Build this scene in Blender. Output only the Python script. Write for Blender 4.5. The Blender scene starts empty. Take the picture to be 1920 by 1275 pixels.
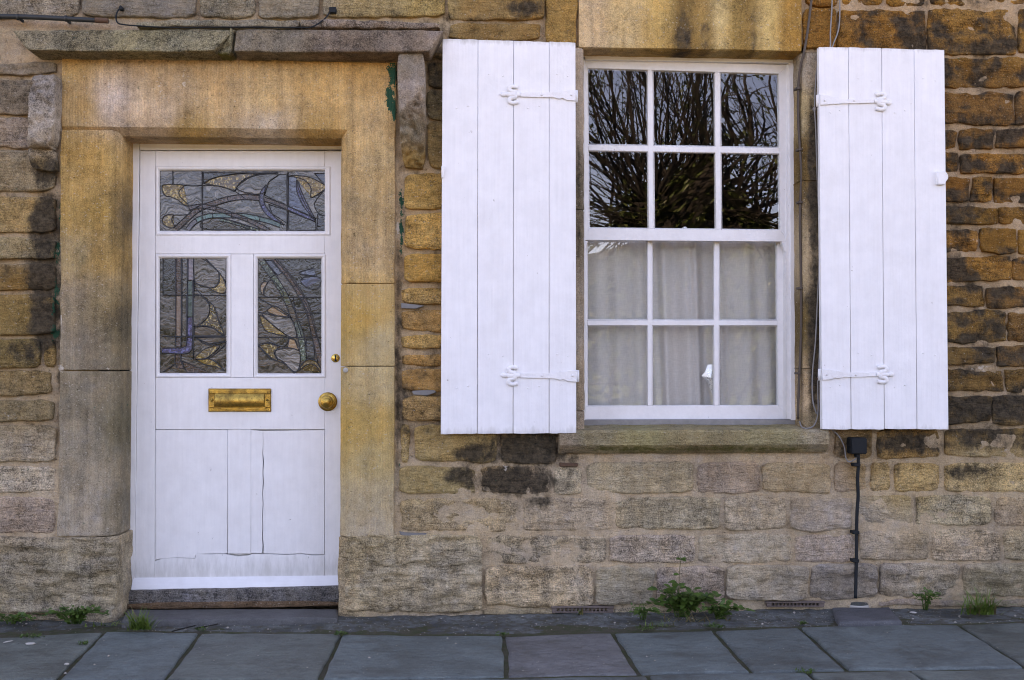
import bpy, bmesh, math, random
import numpy as np
from mathutils import Vector, Matrix
R = math.radians
random.seed(7)
sc = bpy.context.scene
col = sc.collection

# ------------------------------------------------------------------ camera
D, HC, YAW, PIT, F = 5.0, 1.18, R(3.3), R(1.2), 2000.0
cam_d = bpy.data.cameras.new("camera"); cam = bpy.data.objects.new("camera", cam_d); col.objects.link(cam)
cam_d.sensor_width = 36.0; cam_d.lens = F/1920*36; cam_d.clip_end = 2000; cam_d.clip_start = 0.05
cam.location = (0, -D, HC)
cam.rotation_euler = (math.pi/2+PIT, 0, -YAW)
sc.camera = cam
# ------------------------------------------------------------------ light
SUN = Vector((-0.55, 0.80, 0.92)).normalized()          # towards the sun: behind the house, to the left
world = bpy.data.worlds.new("World"); sc.world = world; world.use_nodes = True
wn = world.node_tree; wn.nodes.clear()
sky = wn.nodes.new("ShaderNodeTexSky"); sky.sky_type = 'NISHITA'; sky.sun_disc = False
sky.sun_elevation = math.asin(SUN.z); sky.sun_rotation = math.atan2(SUN.x, SUN.y)
sky.altitude = 3000; sky.air_density = 1.0; sky.dust_density = 0.0; sky.ozone_density = 4.0
bg = wn.nodes.new("ShaderNodeBackground"); bg.inputs[1].default_value = 0.12
wo = wn.nodes.new("ShaderNodeOutputWorld")
wn.links.new(sky.outputs[0], bg.inputs[0]); wn.links.new(bg.outputs[0], wo.inputs[0])
sl = bpy.data.lights.new("sun", 'SUN'); sl.energy = 4.6; sl.angle = R(0.5); sl.color = (1, .95, .87)
so = bpy.data.objects.new("sun", sl); col.objects.link(so)
so.rotation_euler = SUN.to_track_quat('Z', 'Y').to_euler()
so.location = (-6, 8, 12)
sc.view_settings.view_transform = 'Standard'; sc.view_settings.look = 'None'
sc.view_settings.gamma = 1.0; sc.view_settings.use_curve_mapping = False
sc.view_settings.exposure = 3.22
sc.view_settings.use_white_balance = True
sc.view_settings.white_balance_temperature = 11200
sc.view_settings.white_balance_tint = 34
sc.render.engine = 'CYCLES'
sc.cycles.use_denoising = True; sc.cycles.denoising_prefilter = 'ACCURATE'; sc.cycles.sampling_pattern = 'TABULATED_SOBOL'; sc.cycles.denoising_input_passes = 'RGB_ALBEDO_NORMAL'
sc.cycles.max_bounces = 5; sc.cycles.filter_width = 1.05
sc.cycles.caustics_reflective = False; sc.cycles.caustics_refractive = False

# ------------------------------------------------------------------ photo pixel -> point of the place
_f = np.array([math.sin(YAW)*math.cos(PIT), math.cos(YAW)*math.cos(PIT), math.sin(PIT)])
_r = np.array([math.cos(YAW), -math.sin(YAW), 0.0])
_u = np.cross(_r, _f)
def PX(u, v, y=0.0):
    """point where the plane y = const is seen at photo pixel (u, v) -> X, Z"""
    u = np.asarray(u, float); v = np.asarray(v, float)
    d = _f*F + (u[..., None]-960)*_r + (637.5-v[..., None])*_u
    t = (y+D)/d[..., 1]
    return d[..., 0]*t, HC+d[..., 2]*t
def pt(u, v, y=0.0):
    x, z = PX(u, v, y); return (float(x), y, float(z))
def GR(u, v, z=0.0):
    """point on the ground at photo pixel"""
    d = _f*F + (u-960)*_r + (637.5-v)*_u
    t = (z-HC)/d[2]
    return (d[0]*t, -D+d[1]*t, z)
def UV(x, z):
    """photo pixel of a point of the wall plane (used to look up the wall's stains)"""
    x = np.asarray(x, float); z = np.asarray(z, float)
    p = np.stack([x, np.full_like(x, D), z-HC], -1)
    k = p@_f
    return 960+F*(p@_r)/k, 637.5-F*(p@_u)/k

# ------------------------------------------------------------------ noise
def _h(i, j, k):
    n = (i*374761393 + j*668265263 + k*1274126177) & 0xffffffff
    n = ((n ^ (n >> 13))*1274126177) & 0xffffffff
    n = ((n ^ (n >> 15))*2246822519) & 0xffffffff
    return ((n ^ (n >> 16)) & 0xffff)/65535.0
def vn(x, y, z):
    x = np.asarray(x, float); y = np.asarray(y, float)+0*x; z = np.asarray(z, float)+0*x
    i, j, k = np.floor(x).astype(np.int64), np.floor(y).astype(np.int64), np.floor(z).astype(np.int64)
    a, b, c = x-i, y-j, z-k
    a, b, c = a*a*(3-2*a), b*b*(3-2*b), c*c*(3-2*c)
    def L(p, q, t): return p+(q-p)*t
    return L(L(L(_h(i,j,k), _h(i+1,j,k), a), L(_h(i,j+1,k), _h(i+1,j+1,k), a), b),
             L(L(_h(i,j,k+1), _h(i+1,j,k+1), a), L(_h(i,j+1,k+1), _h(i+1,j+1,k+1), a), b), c)
def fbm(x, y, z, o=4):
    s = 0; a = .5; t = 0
    x, y = np.asarray(x)*.92-np.asarray(y)*.39, np.asarray(x)*.39+np.asarray(y)*.92
    for q in range(o):
        s = s+a*vn(x, y, z); t += a; a *= .5
        x, y, z = (x*.80-y*.60)*2.03+7.1, (x*.60+y*.80)*2.03+3.3, z*2.03+11.7
    return s/t-.5           # about -0.35 .. 0.35

# ------------------------------------------------------------------ object helpers
WORLD = {}
def reg(o, w): WORLD[o.name] = Vector(w)
def empty(name, loc, label=None, cat=None, group=None):
    o = bpy.data.objects.new(name, None); col.objects.link(o); o.location = loc; o.empty_display_size = .1
    reg(o, loc)
    tag(o, label, cat, group); return o
def tag(o, label=None, cat=None, group=None, kind=None):
    if label: o["label"] = label
    if cat: o["category"] = cat
    if group: o["group"] = group
    if kind: o["kind"] = kind
    return o
def mk(name, V, Fc, mat, parent=None, smooth=True, attrs=None, origin=None):
    V = np.asarray(V, float)
    if origin is None:
        origin = V.mean(0) if parent is not None else np.array([V[:,0].mean(), V[:,1].mean(), V[:,2].min()])
    origin = np.asarray(origin, float)
    me = bpy.data.meshes.new(name)
    me.from_pydata((V-origin).tolist(), [], [tuple(int(i) for i in f) for f in Fc])
    if attrs:
        for an, arr in attrs.items():
            a = me.color_attributes.new(an, 'FLOAT_COLOR', 'POINT')
            arr = np.asarray(arr, float)
            if arr.shape[1] == 3: arr = np.concatenate([arr, np.ones((len(arr), 1))], 1)
            a.data.foreach_set("color", arr.astype(np.float32).ravel())
    if smooth: me.polygons.foreach_set("use_smooth", [True]*len(me.polygons))
    if mat: me.materials.append(mat)
    me.update()
    o = bpy.data.objects.new(name, me); col.objects.link(o)
    reg(o, origin)
    if parent is not None:
        o.parent = parent; o.location = Vector(origin)-WORLD[parent.name]
    else: o.location = origin
    return o
def mkbm(name, bm, mat, parent=None, smooth=False, origin=None):
    bm.verts.ensure_lookup_table()
    bmesh.ops.recalc_face_normals(bm, faces=bm.faces[:])
    for i, v in enumerate(bm.verts): v.index = i
    V = [v.co[:] for v in bm.verts]; Fc = [[v.index for v in f.verts] for f in bm.faces]
    bm.free()
    return mk(name, V, Fc, mat, parent, smooth, None, origin)
def autosmooth(o, ang=40):
    me = o.data
    me.polygons.foreach_set("use_smooth", [True]*len(me.polygons))
    try: me.set_sharp_from_angle(angle=R(ang))
    except Exception: pass
    return o
def prism(name, poly, yf, yb, mat, parent=None, bev=.0015, proj=None, origin=None, segs=1):
    """outline given in photo pixels on the plane proj (default yf), extruded from yf back to yb"""
    pj = yf if proj is None else proj
    bm = bmesh.new()
    a = []; b = []
    for (u, v) in poly:
        x, _, z = pt(u, v, pj)
        a.append(bm.verts.new((x, yf, z))); b.append(bm.verts.new((x, yb, z)))
    n = len(a)
    f0 = bm.faces.new(a); bm.faces.new(b[::-1])
    for i in range(n): bm.faces.new((a[i], b[i], b[(i+1) % n], a[(i+1) % n]))
    if bev:
        ed = [e for e in f0.edges]+[e for e in bm.edges if (e.verts[0] in a) != (e.verts[1] in a)]
        bmesh.ops.bevel(bm, geom=ed, offset=bev, segments=segs, affect='EDGES', clamp_overlap=True)
    return autosmooth(mkbm(name, bm, mat, parent, False, origin))
def bxw(name, x0, x1, y0, y1, z0, z1, mat, parent=None, bev=.0, origin=None):
    bm = bmesh.new(); bmesh.ops.create_cube(bm, size=1)
    for v in bm.verts: v.co = Vector(((x0+x1)/2+v.co.x*(x1-x0), (y0+y1)/2+v.co.y*(y1-y0), (z0+z1)/2+v.co.z*(z1-z0)))
    if bev: bmesh.ops.bevel(bm, geom=bm.edges[:], offset=bev, segments=2, affect='EDGES', clamp_overlap=True)
    return autosmooth(mkbm(name, bm, mat, parent, False, origin))
def tubegeo(P, r, n=6, flat=None, cap=True):
    P = np.asarray(P, float); m = len(P)
    r = np.broadcast_to(np.asarray(r, float), (m,)).copy()
    T = np.gradient(P, axis=0); T /= np.linalg.norm(T, axis=1)[:, None]+1e-12
    ref = np.array([0, 1., 0]) if abs(T[:, 1]).max() < .9 else np.array([1., .13, .21])
    A = np.cross(T, ref); A /= np.linalg.norm(A, axis=1)[:, None]+1e-12
    B = np.cross(T, A)
    th = np.linspace(0, 2*np.pi, n, endpoint=False)
    fl = 1 if flat is None else flat
    V = (P[:, None]+r[:, None, None]*(np.cos(th)[None, :, None]*A[:, None]+fl*np.sin(th)[None, :, None]*B[:, None])).reshape(-1, 3)
    Fc = [(i*n+j, i*n+(j+1) % n, (i+1)*n+(j+1) % n, (i+1)*n+j) for i in range(m-1) for j in range(n)]
    if cap: Fc += [tuple(range(n))[::-1], tuple((m-1)*n+j for j in range(n))]
    return V, Fc
def join(parts):
    V = []; Fc = []; o = 0
    for v, f in parts:
        V.append(np.asarray(v)); Fc += [[i+o for i in q] for q in f]; o += len(v)
    return np.concatenate(V), Fc
def spline(P, k=6):
    """Catmull-Rom through points"""
    P = np.asarray(P, float)
    if len(P) < 3: 
        t = np.linspace(0, 1, k+1)[:, None]; return P[0]*(1-t)+P[-1]*t
    Q = np.concatenate([[2*P[0]-P[1]], P, [2*P[-1]-P[-2]]]); out = []
    for i in range(1, len(Q)-2):
        for t in np.linspace(0, 1, k, endpoint=False):
            out.append(.5*((2*Q[i])+(-Q[i-1]+Q[i+1])*t+(2*Q[i-1]-5*Q[i]+4*Q[i+1]-Q[i+2])*t*t+(-Q[i-1]+3*Q[i]-3*Q[i+1]+Q[i+2])*t**3))
    out.append(P[-1]); return np.array(out)
def lathe(prof, n=24):
    """prof: (radius, height) -> around +Z"""
    V = []; Fc = []
    for r, h in prof:
        for j in range(n): V.append((r*math.cos(2*math.pi*j/n), r*math.sin(2*math.pi*j/n), h))
    m = len(prof)
    for i in range(m-1):
        for j in range(n): Fc.append((i*n+j, i*n+(j+1) % n, (i+1)*n+(j+1) % n, (i+1)*n+j))
    Fc.append(tuple((m-1)*n+j for j in range(n))); Fc.append(tuple(range(n))[::-1])
    return np.array(V), Fc

# ------------------------------------------------------------------ materials
class NB:
    def __init__(s, name):
        s.m = bpy.data.materials.new(name); s.m.use_nodes = True; s.t = s.m.node_tree; s.t.nodes.clear()
        s.out = s.n("ShaderNodeOutputMaterial"); s.pos = s.n("ShaderNodeNewGeometry").outputs["Position"]
    def n(s, ty, **k):
        x = s.t.nodes.new(ty)
        for a, b in k.items(): setattr(x, a, b)
        return x
    def put(s, sock, v):
        if isinstance(v, bpy.types.NodeSocket): s.t.links.new(v, sock)
        else:
            if sock.type == 'RGBA' and not hasattr(v, '__len__'): v = (v, v, v, 1)
            if sock.type == 'RGBA' and len(v) == 3: v = (*v, 1)
            sock.default_value = v
    def map(s, scale, loc=(0, 0, 0), rot=(0, 0, 0)):
        x = s.n("ShaderNodeMapping"); s.put(x.inputs["Vector"], s.pos); x.inputs["Scale"].default_value = scale
        x.inputs["Location"].default_value = loc; x.inputs["Rotation"].default_value = rot
        return x.outputs[0]
    def noise(s, scale, detail=4, rough=.55, vec=None, dist=0.0):
        x = s.n("ShaderNodeTexNoise"); s.put(x.inputs["Vector"], vec if vec is not None else s.pos)
        x.inputs["Scale"].default_value = scale; x.inputs["Detail"].default_value = detail
        x.inputs["Roughness"].default_value = rough; x.inputs["Distortion"].default_value = dist
        return x.outputs[0]
    def math(s, op, a, b=0.0, c=0.0):
        x = s.n("ShaderNodeMath", operation=op); s.put(x.inputs[0], a); s.put(x.inputs[1], b); s.put(x.inputs[2], c); return x.outputs[0]
    def rng(s, v, a, b, c=0., d=1., smooth=False):
        x = s.n("ShaderNodeMapRange"); x.clamp = True
        if smooth: x.interpolation_type = 'SMOOTHSTEP'
        for i, q in enumerate((v, a, b, c, d)): s.put(x.inputs[i], q)
        return x.outputs[0]
    def mix(s, f, a, b, mode='MIX'):
        x = s.n("ShaderNodeMix", data_type='RGBA', blend_type=mode)
        s.put(x.inputs[0], f); s.put(x.inputs[6], a); s.put(x.inputs[7], b); return x.outputs[2]
    def mul(s, c, f):
        x = s.n("ShaderNodeVectorMath", operation='SCALE'); s.put(x.inputs[0], c); s.put(x.inputs[3], f); return x.outputs[0]
    def bump(s, h, dist=.01, st=1.0, nrm=None):
        x = s.n("ShaderNodeBump"); s.put(x.inputs["Height"], h); x.inputs["Distance"].default_value = dist
        x.inputs["Strength"].default_value = st
        if nrm is not None: s.put(x.inputs["Normal"], nrm)
        return x.outputs[0]
    def attr(s, name):
        x = s.n("ShaderNodeAttribute"); x.attribute_name = name; return x
    def bsdf(s, c, rough=.8, nrm=None, metal=0.0, spec=.3, **k):
        b = s.n("ShaderNodeBsdfPrincipled"); s.put(b.inputs["Base Color"], c); s.put(b.inputs["Roughness"], rough)
        s.put(b.inputs["Metallic"], metal); s.put(b.inputs["Specular IOR Level"], spec)
        if nrm is not None: s.put(b.inputs["Normal"], nrm)
        for q, v in k.items(): s.put(b.inputs[q], v)
        s.t.links.new(b.outputs[0], s.out.inputs[0]); return s.m

def lin(c): 
    c = c/255.0
    return c/12.92 if c < .04045 else ((c+.055)/1.055)**2.4
def alb(r, g, b, k=1.02): return (lin(r)*k, lin(g)*.995*k, lin(b)*1.02*k)

def stone_mat(name, tool=None, streak=.55, contrast=1.0, bumpk=1.0, bedk=1.0):
    b = NB(name)
    c = b.attr("Col").outputs["Color"]; ms = b.attr("Msk"); sep = b.n("ShaderNodeSeparateColor"); b.put(sep.inputs[0], ms.outputs["Color"])
    dk, mo, pa, gp = sep.outputs[0], sep.outputs[1], sep.outputs[2], ms.outputs["Alpha"]
    n1 = b.noise(6, 4, .65); n2 = b.noise(34, 5, .82); n3 = b.noise(180, 2, .6)
    bed = b.noise(13, 4, .65, b.map((1, 1, 4.5), (0, 0, 0), (0, .12, 0)), 1.2)
    st = b.noise(1, 3, .6, b.map((17, 17, 1.1)), .4)
    v = b.math('ADD', 1.0, b.math('MULTIPLY', b.math('SUBTRACT', n1, .5), 1.5*contrast))
    v = b.math('ADD', v, b.math('MULTIPLY', b.math('SUBTRACT', n2, .5), 1.7*contrast))
    v = b.math('ADD', v, b.math('MULTIPLY', b.math('SUBTRACT', n3, .5), 1.9*contrast))
    v = b.math('ADD', v, b.math('MULTIPLY', b.math('SUBTRACT', st, .5), streak*1.5))
    v = b.math('ADD', v, b.math('MULTIPLY', b.math('SUBTRACT', bed, .5), .8*contrast*bedk))
    rnd_ = b.n('ShaderNodeObjectInfo').outputs['Random']
    v = b.math('ADD', 1.0, b.math('MULTIPLY', b.math('SUBTRACT', v, 1.0), b.math('ADD', .6, b.math('MULTIPLY', rnd_, .75))))
    v = b.math('MAXIMUM', v, .3)
    cc = b.mul(c, v)
    # iron-stained and bleached drifts
    hu = b.rng(b.noise(9, 3, .65, b.map((1.6, 1.6, .8), (3, 1, 7))), .42, .62, 0, 1, True)
    cc = b.mix(b.math('MULTIPLY', hu, .4), cc, b.mix(1.0, cc, (1.08, .95, .78), 'MULTIPLY'))
    gy = b.rng(b.noise(7, 4, .7, b.map((1, 1, 1.3), (13, 5, 2))), .5, .7, 0, 1, True)
    cc = b.mix(b.math('MULTIPLY', gy, .6), cc, b.mix(1.0, cc, (.90, .97, 1.14), 'MULTIPLY'))
    # lime specks
    sp = b.rng(b.noise(90, 2, .5, b.map((1, 1, 1.4), (5, 5, 5))), .66, .72)
    cc = b.mix(b.math('MULTIPLY', sp, .55), cc, (.5, .44, .36))
    pit = b.rng(b.noise(70, 3, .6, b.map((1, 1, 2.2), (9, 2, 4))), .665, .73)
    cc = b.mix(b.math('MULTIPLY', pit, .75), cc, (.035, .028, .02))
    # soot crust; painted crevices and dark bands share this mask
    nd = b.noise(17, 5, .72, b.map((1, 1, .7), (1, 9, 3)))
    fd = b.rng(b.math('ADD', dk, b.math('MULTIPLY', b.math('SUBTRACT', nd, .5), 1.7)), .26, .86, 0, 1, True)
    dcol = b.mix(b.rng(n2, .4, .65), (.026, .021, .015), (.10, .075, .05))
    cc = b.mix(b.math('MULTIPLY', fd, .93), cc, dcol)
    # moss / algae
    fm = b.rng(b.math('ADD', mo, b.math('MULTIPLY', b.math('SUBTRACT', b.noise(30, 4, .7), .5), 1.4)), .4, .8, 0, 1, True)
    cc = b.mix(b.math('MULTIPLY', fm, .85), cc, b.mix(n3, (.045, .05, .012), (.16, .15, .03)))
    # smeared lime and old white paint
    fp = b.rng(b.math('ADD', pa, b.math('MULTIPLY', b.math('SUBTRACT', b.noise(45, 4, .7, b.map((1, 1, 1), (4, 4, 4))), .5), 1.4)), .5, .62, 0, 1, True)
    cc = b.mix(b.math('MULTIPLY', fp, .7), cc, (.60, .53, .44))
    # flaked green paint
    fg = b.rng(b.math('ADD', gp, b.math('MULTIPLY', b.math('SUBTRACT', b.noise(30, 5, .8, b.map((1, 1, .7), (8, 1, 1))), .5), 3.0)), .5, .62, 0, 1, True)
    cc = b.mix(fg, cc, b.mix(n3, (.008, .05, .03), (.02, .11, .065)))
    h = b.math('ADD', b.math('MULTIPLY', n2, .7), b.math('MULTIPLY', n3, .28))
    h = b.math('ADD', h, b.math('MULTIPLY', bed, .7*bedk))
    h = b.math('SUBTRACT', h, b.math('MULTIPLY', pit, .5))
    nr = b.bump(h, .026*bumpk, 1.0)
    if tool:
        w = b.n("ShaderNodeTexWave", wave_type='BANDS', bands_direction=tool)
        b.put(w.inputs["Vector"], b.map((1, 1, 1)))
        w.inputs["Scale"].default_value = 24; w.inputs["Distortion"].default_value = 3.5; w.inputs["Detail"].default_value = 3; w.inputs["Detail Scale"].default_value = 2.5
        am = b.rng(b.noise(6, 3), .35, .6, .15, 1)
        tw = b.math('MULTIPLY', w.outputs["Fac"], am)
        nr = b.bump(tw, .0024, .7, nr)
        cc = b.mul(cc, b.math('ADD', .93, b.math('MULTIPLY', tw, .11)))
    return b.bsdf(cc, .92, nr, spec=.15)
MAT = {}
MAT['stone'] = stone_mat("weathered_stone", None, .45, 1.15)
MAT['tool_v'] = stone_mat("tooled_stone", 'X', .6, .62, .3, 0.0)
MAT['smooth'] = stone_mat("dressed_stone", None, .9, .8, .4, 0.0)
MAT['hood'] = stone_mat("hood_stone", None, .6, 1.4, 1.0, .2)

def paint_mat(name, c, grain=(60, 60, 3), rough=.5, dirt=.6, bumpd=.0012, ends=None):
    b = NB(name)
    g = b.noise(1, 4, .6, b.map(grain)); n = b.noise(12, 5, .6); f = b.noise(160, 2)
    cc = b.mul(c, b.math('ADD', .93, b.math('MULTIPLY', b.math('SUBTRACT', n, .5), .22)))
    cc = b.mul(cc, b.math('ADD', 1.0, b.math('MULTIPLY', b.math('SUBTRACT', g, .5), .14)))
    chip = b.rng(b.math('ADD', b.noise(26, 6, .75, b.map((1, 1, .6), (2, 7, 1))), b.math('MULTIPLY', b.math('SUBTRACT', f, .5), .2)), .70, .725)
    cc = b.mix(b.math('MULTIPLY', chip, dirt), cc, (.25, .21, .17))
    gr = b.rng(b.noise(5, 6, .7, b.map((1, 1, .5), (7, 0, 0))), .5, .75)
    cc = b.mix(b.math('MULTIPLY', gr, .16*dirt), cc, (.5, .45, .38))
    if ends:
        sx = b.n("ShaderNodeSeparateXYZ"); b.put(sx.inputs[0], b.pos); zz = sx.outputs[2]; gw = b.noise(1, 4, .7, b.map((38, 38, 7)))
        for za, zb, k in ends:
            e_ = b.rng(zz, za, zb, 1, 0); e_ = b.rng(b.math('ADD', b.math('MULTIPLY', e_, .75), b.math('MULTIPLY', b.math('SUBTRACT', gw, .5), 1.1)), .45, .85, 0, k)
            cc = b.mix(e_, cc, (.30, .28, .23))
    sc_ = b.rng(b.noise(1, 4, .7, b.map((130, 130, 6), (5, 0, 2))), .70, .74)
    cc = b.mix(b.math('MULTIPLY', sc_, .3*dirt), cc, (.42, .38, .33))
    h = b.math('ADD', b.math('MULTIPLY', g, .6), b.math('MULTIPLY', b.noise(45, 5, .6), .7))
    h = b.math('SUBTRACT', h, b.math('MULTIPLY', chip, .6))
    return b.bsdf(cc, b.rng(n, .3, .7, rough-.08, rough+.12), b.bump(h, bumpd, .8), spec=.35)
MAT['shutter'] = paint_mat("white_shutter_paint", (.80, .80, .80), (70, 70, 2.5), .5, .9, .0022, ((.85, .92, .45), (2.68, 2.63, .5)))
MAT['door'] = paint_mat("white_door_paint", (.82, .805, .78), (55, 55, 4), .42, .7, .0016, ((.17, .36, .35),))
MAT['sash'] = paint_mat("white_sash_paint", (.78, .77, .755), (50, 50, 50), .42, .8, .0014)
MAT['iron'] = paint_mat("thick_white_iron_paint", (.79, .785, .78), (50, 50, 50), .42, 1.0, .004)

def simple(name, c, rough=.6, metal=0., var=.25, sc_=40, bumpd=.001, spec=.3):
    b = NB(name); n = b.noise(sc_, 5, .6)
    cc = b.mul(c, b.math('ADD', 1.0, b.math('MULTIPLY', b.math('SUBTRACT', n, .5), var*2)))
    return b.bsdf(cc, b.rng(n, .3, .7, max(rough-.12, .02), rough+.12), b.bump(b.noise(sc_*3, 3), bumpd, .7), metal, spec)
MAT['brass'] = None
b = NB("tarnished_brass"); n = b.noise(28, 6, .7); n2 = b.noise(180, 3)
cc = b.mix(b.rng(n, .38, .66), (.55, .32, .075), (.20, .115, .035)); cc = b.mix(b.rng(n2, .62, .7), cc, (.07, .045, .02))
MAT['brass'] = b.bsdf(cc, b.rng(n, .3, .7, .26, .5), b.bump(b.math('ADD', n, b.math('MULTIPLY', n2, .4)), .002, .8), 1.0)
MAT['black'] = simple("black_plastic", (.009, .012, .014), .6, 0, .2, 60, .001, .18)
MAT['blackpipe'] = simple("old_black_pipe", (.022, .026, .026), .5, 0, .4, 50)
MAT['rust'] = simple("rusty_iron", (.10, .052, .032), .85, 0, .5, 70, .003)
MAT['wire'] = simple("grey_cable", (.20, .19, .18), .5, 0, .3, 60)
MAT['wirebrown'] = simple("brown_cable", (.075, .055, .042), .6, 0, .3, 60)
MAT['lead'] = simple("lead_came", (.045, .048, .050), .45, .35, .3, 90, .001)
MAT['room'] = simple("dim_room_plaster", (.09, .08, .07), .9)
MAT['slate'] = simple("slate_wedge", (.17, .165, .155), .7, 0, .3, 60, .002)
MAT['wood'] = simple("weathered_wood", (.16, .105, .065), .8, 0, .5, 50, .003)
MAT['terracotta'] = simple("air_brick_clay", (.13, .095, .08), .85, 0, .5, 60, .003)
MAT['silver'] = simple("crumpled_foil", (.85, .84, .82), .3, .6, .1, 50, .001)
MAT['litter'] = simple("pale_litter", (.36, .34, .30), .7, 0, .2, 60)
MAT['grit'] = simple('pale_grit', (.30, .27, .23), .9, 0, .4, 300)
MAT['roof'] = simple("stone_roof", (.15, .13, .11), .9, 0, .4, 8)
# asphalt, lawn
b = NB("asphalt"); n = b.noise(120, 4); MAT['asphalt'] = b.bsdf(b.mix(b.rng(n, .35, .65), (.035, .036, .038), (.075, .075, .075)), .9, b.bump(n, .004))
b = NB("lawn"); n = b.noise(2.5, 6, .7); MAT['lawn'] = b.bsdf(b.mix(b.rng(n, .35, .65), (.05, .085, .02), (.10, .12, .035)), .95, b.bump(b.noise(60, 4), .02))
# flagstone with a tint of its own per stone
b = NB("flagstone"); oi = b.n("ShaderNodeObjectInfo")
n1 = b.noise(3.2, 7, .65); n2 = b.noise(24, 6, .68, b.map((1, 1.8, 1))); n3 = b.noise(260, 3)
v = b.math('ADD', .98, b.math('MULTIPLY', b.math('SUBTRACT', n1, .5), 1.7)); v = b.math('ADD', v, b.math('MULTIPLY', b.math('SUBTRACT', n2, .5), 1.3)); v = b.math('ADD', v, b.math('MULTIPLY', b.math('SUBTRACT', n3, .5), 1.3))
cc = b.mul(oi.outputs["Color"], v)
cc = b.mix(b.math('MULTIPLY', b.rng(b.noise(140, 2), .7, .74), .5), cc, (.2, .19, .17))
cc = b.mix(b.math('MULTIPLY', b.rng(b.noise(5, 6, .72, b.map((1, 1.5, 1), (3, 3, 3))), .50, .68), .65), cc, (.045, .045, .036))
cc = b.mix(b.math('MULTIPLY', b.rng(b.noise(55, 3, .6, b.map((1, 1, 1), (1, 3, 3))), .66, .71), .6), cc, (.02, .02, .018))
MAT['flag'] = b.bsdf(cc, b.rng(n1, .3, .7, .5, .75), b.bump(b.math('ADD', n2, b.math('MULTIPLY', n3, .25)), .012, .9), spec=.5)
b = NB("joint_dirt"); n = b.noise(22, 7, .7); n3 = b.noise(200, 3)
cc = b.mix(b.rng(n, .4, .6), (.085, .072, .048), (.05, .06, .022)); cc = b.mul(cc, b.math('ADD', .4, n3))
MAT['dirt'] = b.bsdf(cc, .95, b.bump(b.math('ADD', n, n3), .01))
b = NB("old_cement"); n1 = b.noise(4, 6, .65, b.map((1, 2.2, 1))); n = b.noise(26, 7, .7); n3 = b.noise(240, 3)
cc = b.mix(b.rng(n1, .4, .6), (.05, .055, .052), (.12, .13, .122)); cc = b.mul(cc, b.math('ADD', .55, b.math('MULTIPLY', n3, .9)))
cc = b.mix(b.math('MULTIPLY', b.rng(n, .46, .60), .8), cc, (.06, .05, .03)); cc = b.mix(b.math('MULTIPLY', b.rng(b.noise(60, 6, .7, b.map((1, 1, 1), (5, 0, 0))), .57, .66), .7), cc, (.04, .055, .015))
cc = b.mix(b.math('MULTIPLY', b.rng(b.noise(150, 2, .5, b.map((1, 1, 1), (0, 5, 0))), .69, .72), .7), cc, (.32, .29, .25))
MAT['cement'] = b.bsdf(cc, .9, b.bump(b.math('ADD', n, b.math('MULTIPLY', n3, .4)), .01))
def leaf_mat(name, c1, c2):
    b = NB(name); n = b.noise(30, 3); oi = b.n("ShaderNodeObjectInfo")
    cc = b.mix(b.rng(n, .35, .65), c1, c2)
    d = b.n("ShaderNodeBsdfPrincipled"); b.put(d.inputs["Base Color"], cc); d.inputs["Roughness"].default_value = .5
    t = b.n("ShaderNodeBsdfTranslucent"); b.put(t.inputs[0], cc)
    m = b.n("ShaderNodeMixShader"); m.inputs[0].default_value = .3
    b.t.links.new(d.outputs[0], m.inputs[1]); b.t.links.new(t.outputs[0], m.inputs[2]); b.t.links.new(m.outputs[0], b.out.inputs[0]); return b.m
MAT['leaf'] = leaf_mat("green_leaf", (.028, .075, .012), (.075, .15, .025))
MAT['grass'] = leaf_mat("grass_blade", (.06, .13, .02), (.14, .22, .04))
MAT['dry'] = leaf_mat("dry_blade", (.22, .17, .07), (.14, .11, .05))
MAT['treeleaf'] = leaf_mat("spring_leaf", (.030, .055, .012), (.07, .10, .025))
MAT['bark'] = simple("bark", (.017, .015, .012), .9, 0, .9, 9, .05)
# window glass: old, slightly wavy
b = NB("window_glass")
nr = b.bump(b.noise(3.2, 1, .4), .004, .06)
gb_ = b.n('ShaderNodeNewGeometry').outputs['Backfacing']; fr = b.n("ShaderNodeFresnel"); b.put(fr.inputs[0], b.rng(gb_, 0, 1, 1.75, 1/1.75)); b.put(fr.inputs["Normal"], nr)
tr = b.n("ShaderNodeBsdfTransparent"); tr.inputs[0].default_value = (.93, .95, .94, 1)
gl = b.n("ShaderNodeBsdfGlossy"); gl.inputs["Roughness"].default_value = .0; gl.inputs[0].default_value = (1, 1, 1, 1); b.put(gl.inputs["Normal"], nr)
mx = b.n("ShaderNodeMixShader"); b.put(mx.inputs[0], fr.outputs[0]); b.t.links.new(tr.outputs[0], mx.inputs[1]); b.t.links.new(gl.outputs[0], mx.inputs[2]); b.t.links.new(mx.outputs[0], b.out.inputs[0])
MAT['glass'] = b.m
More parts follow.
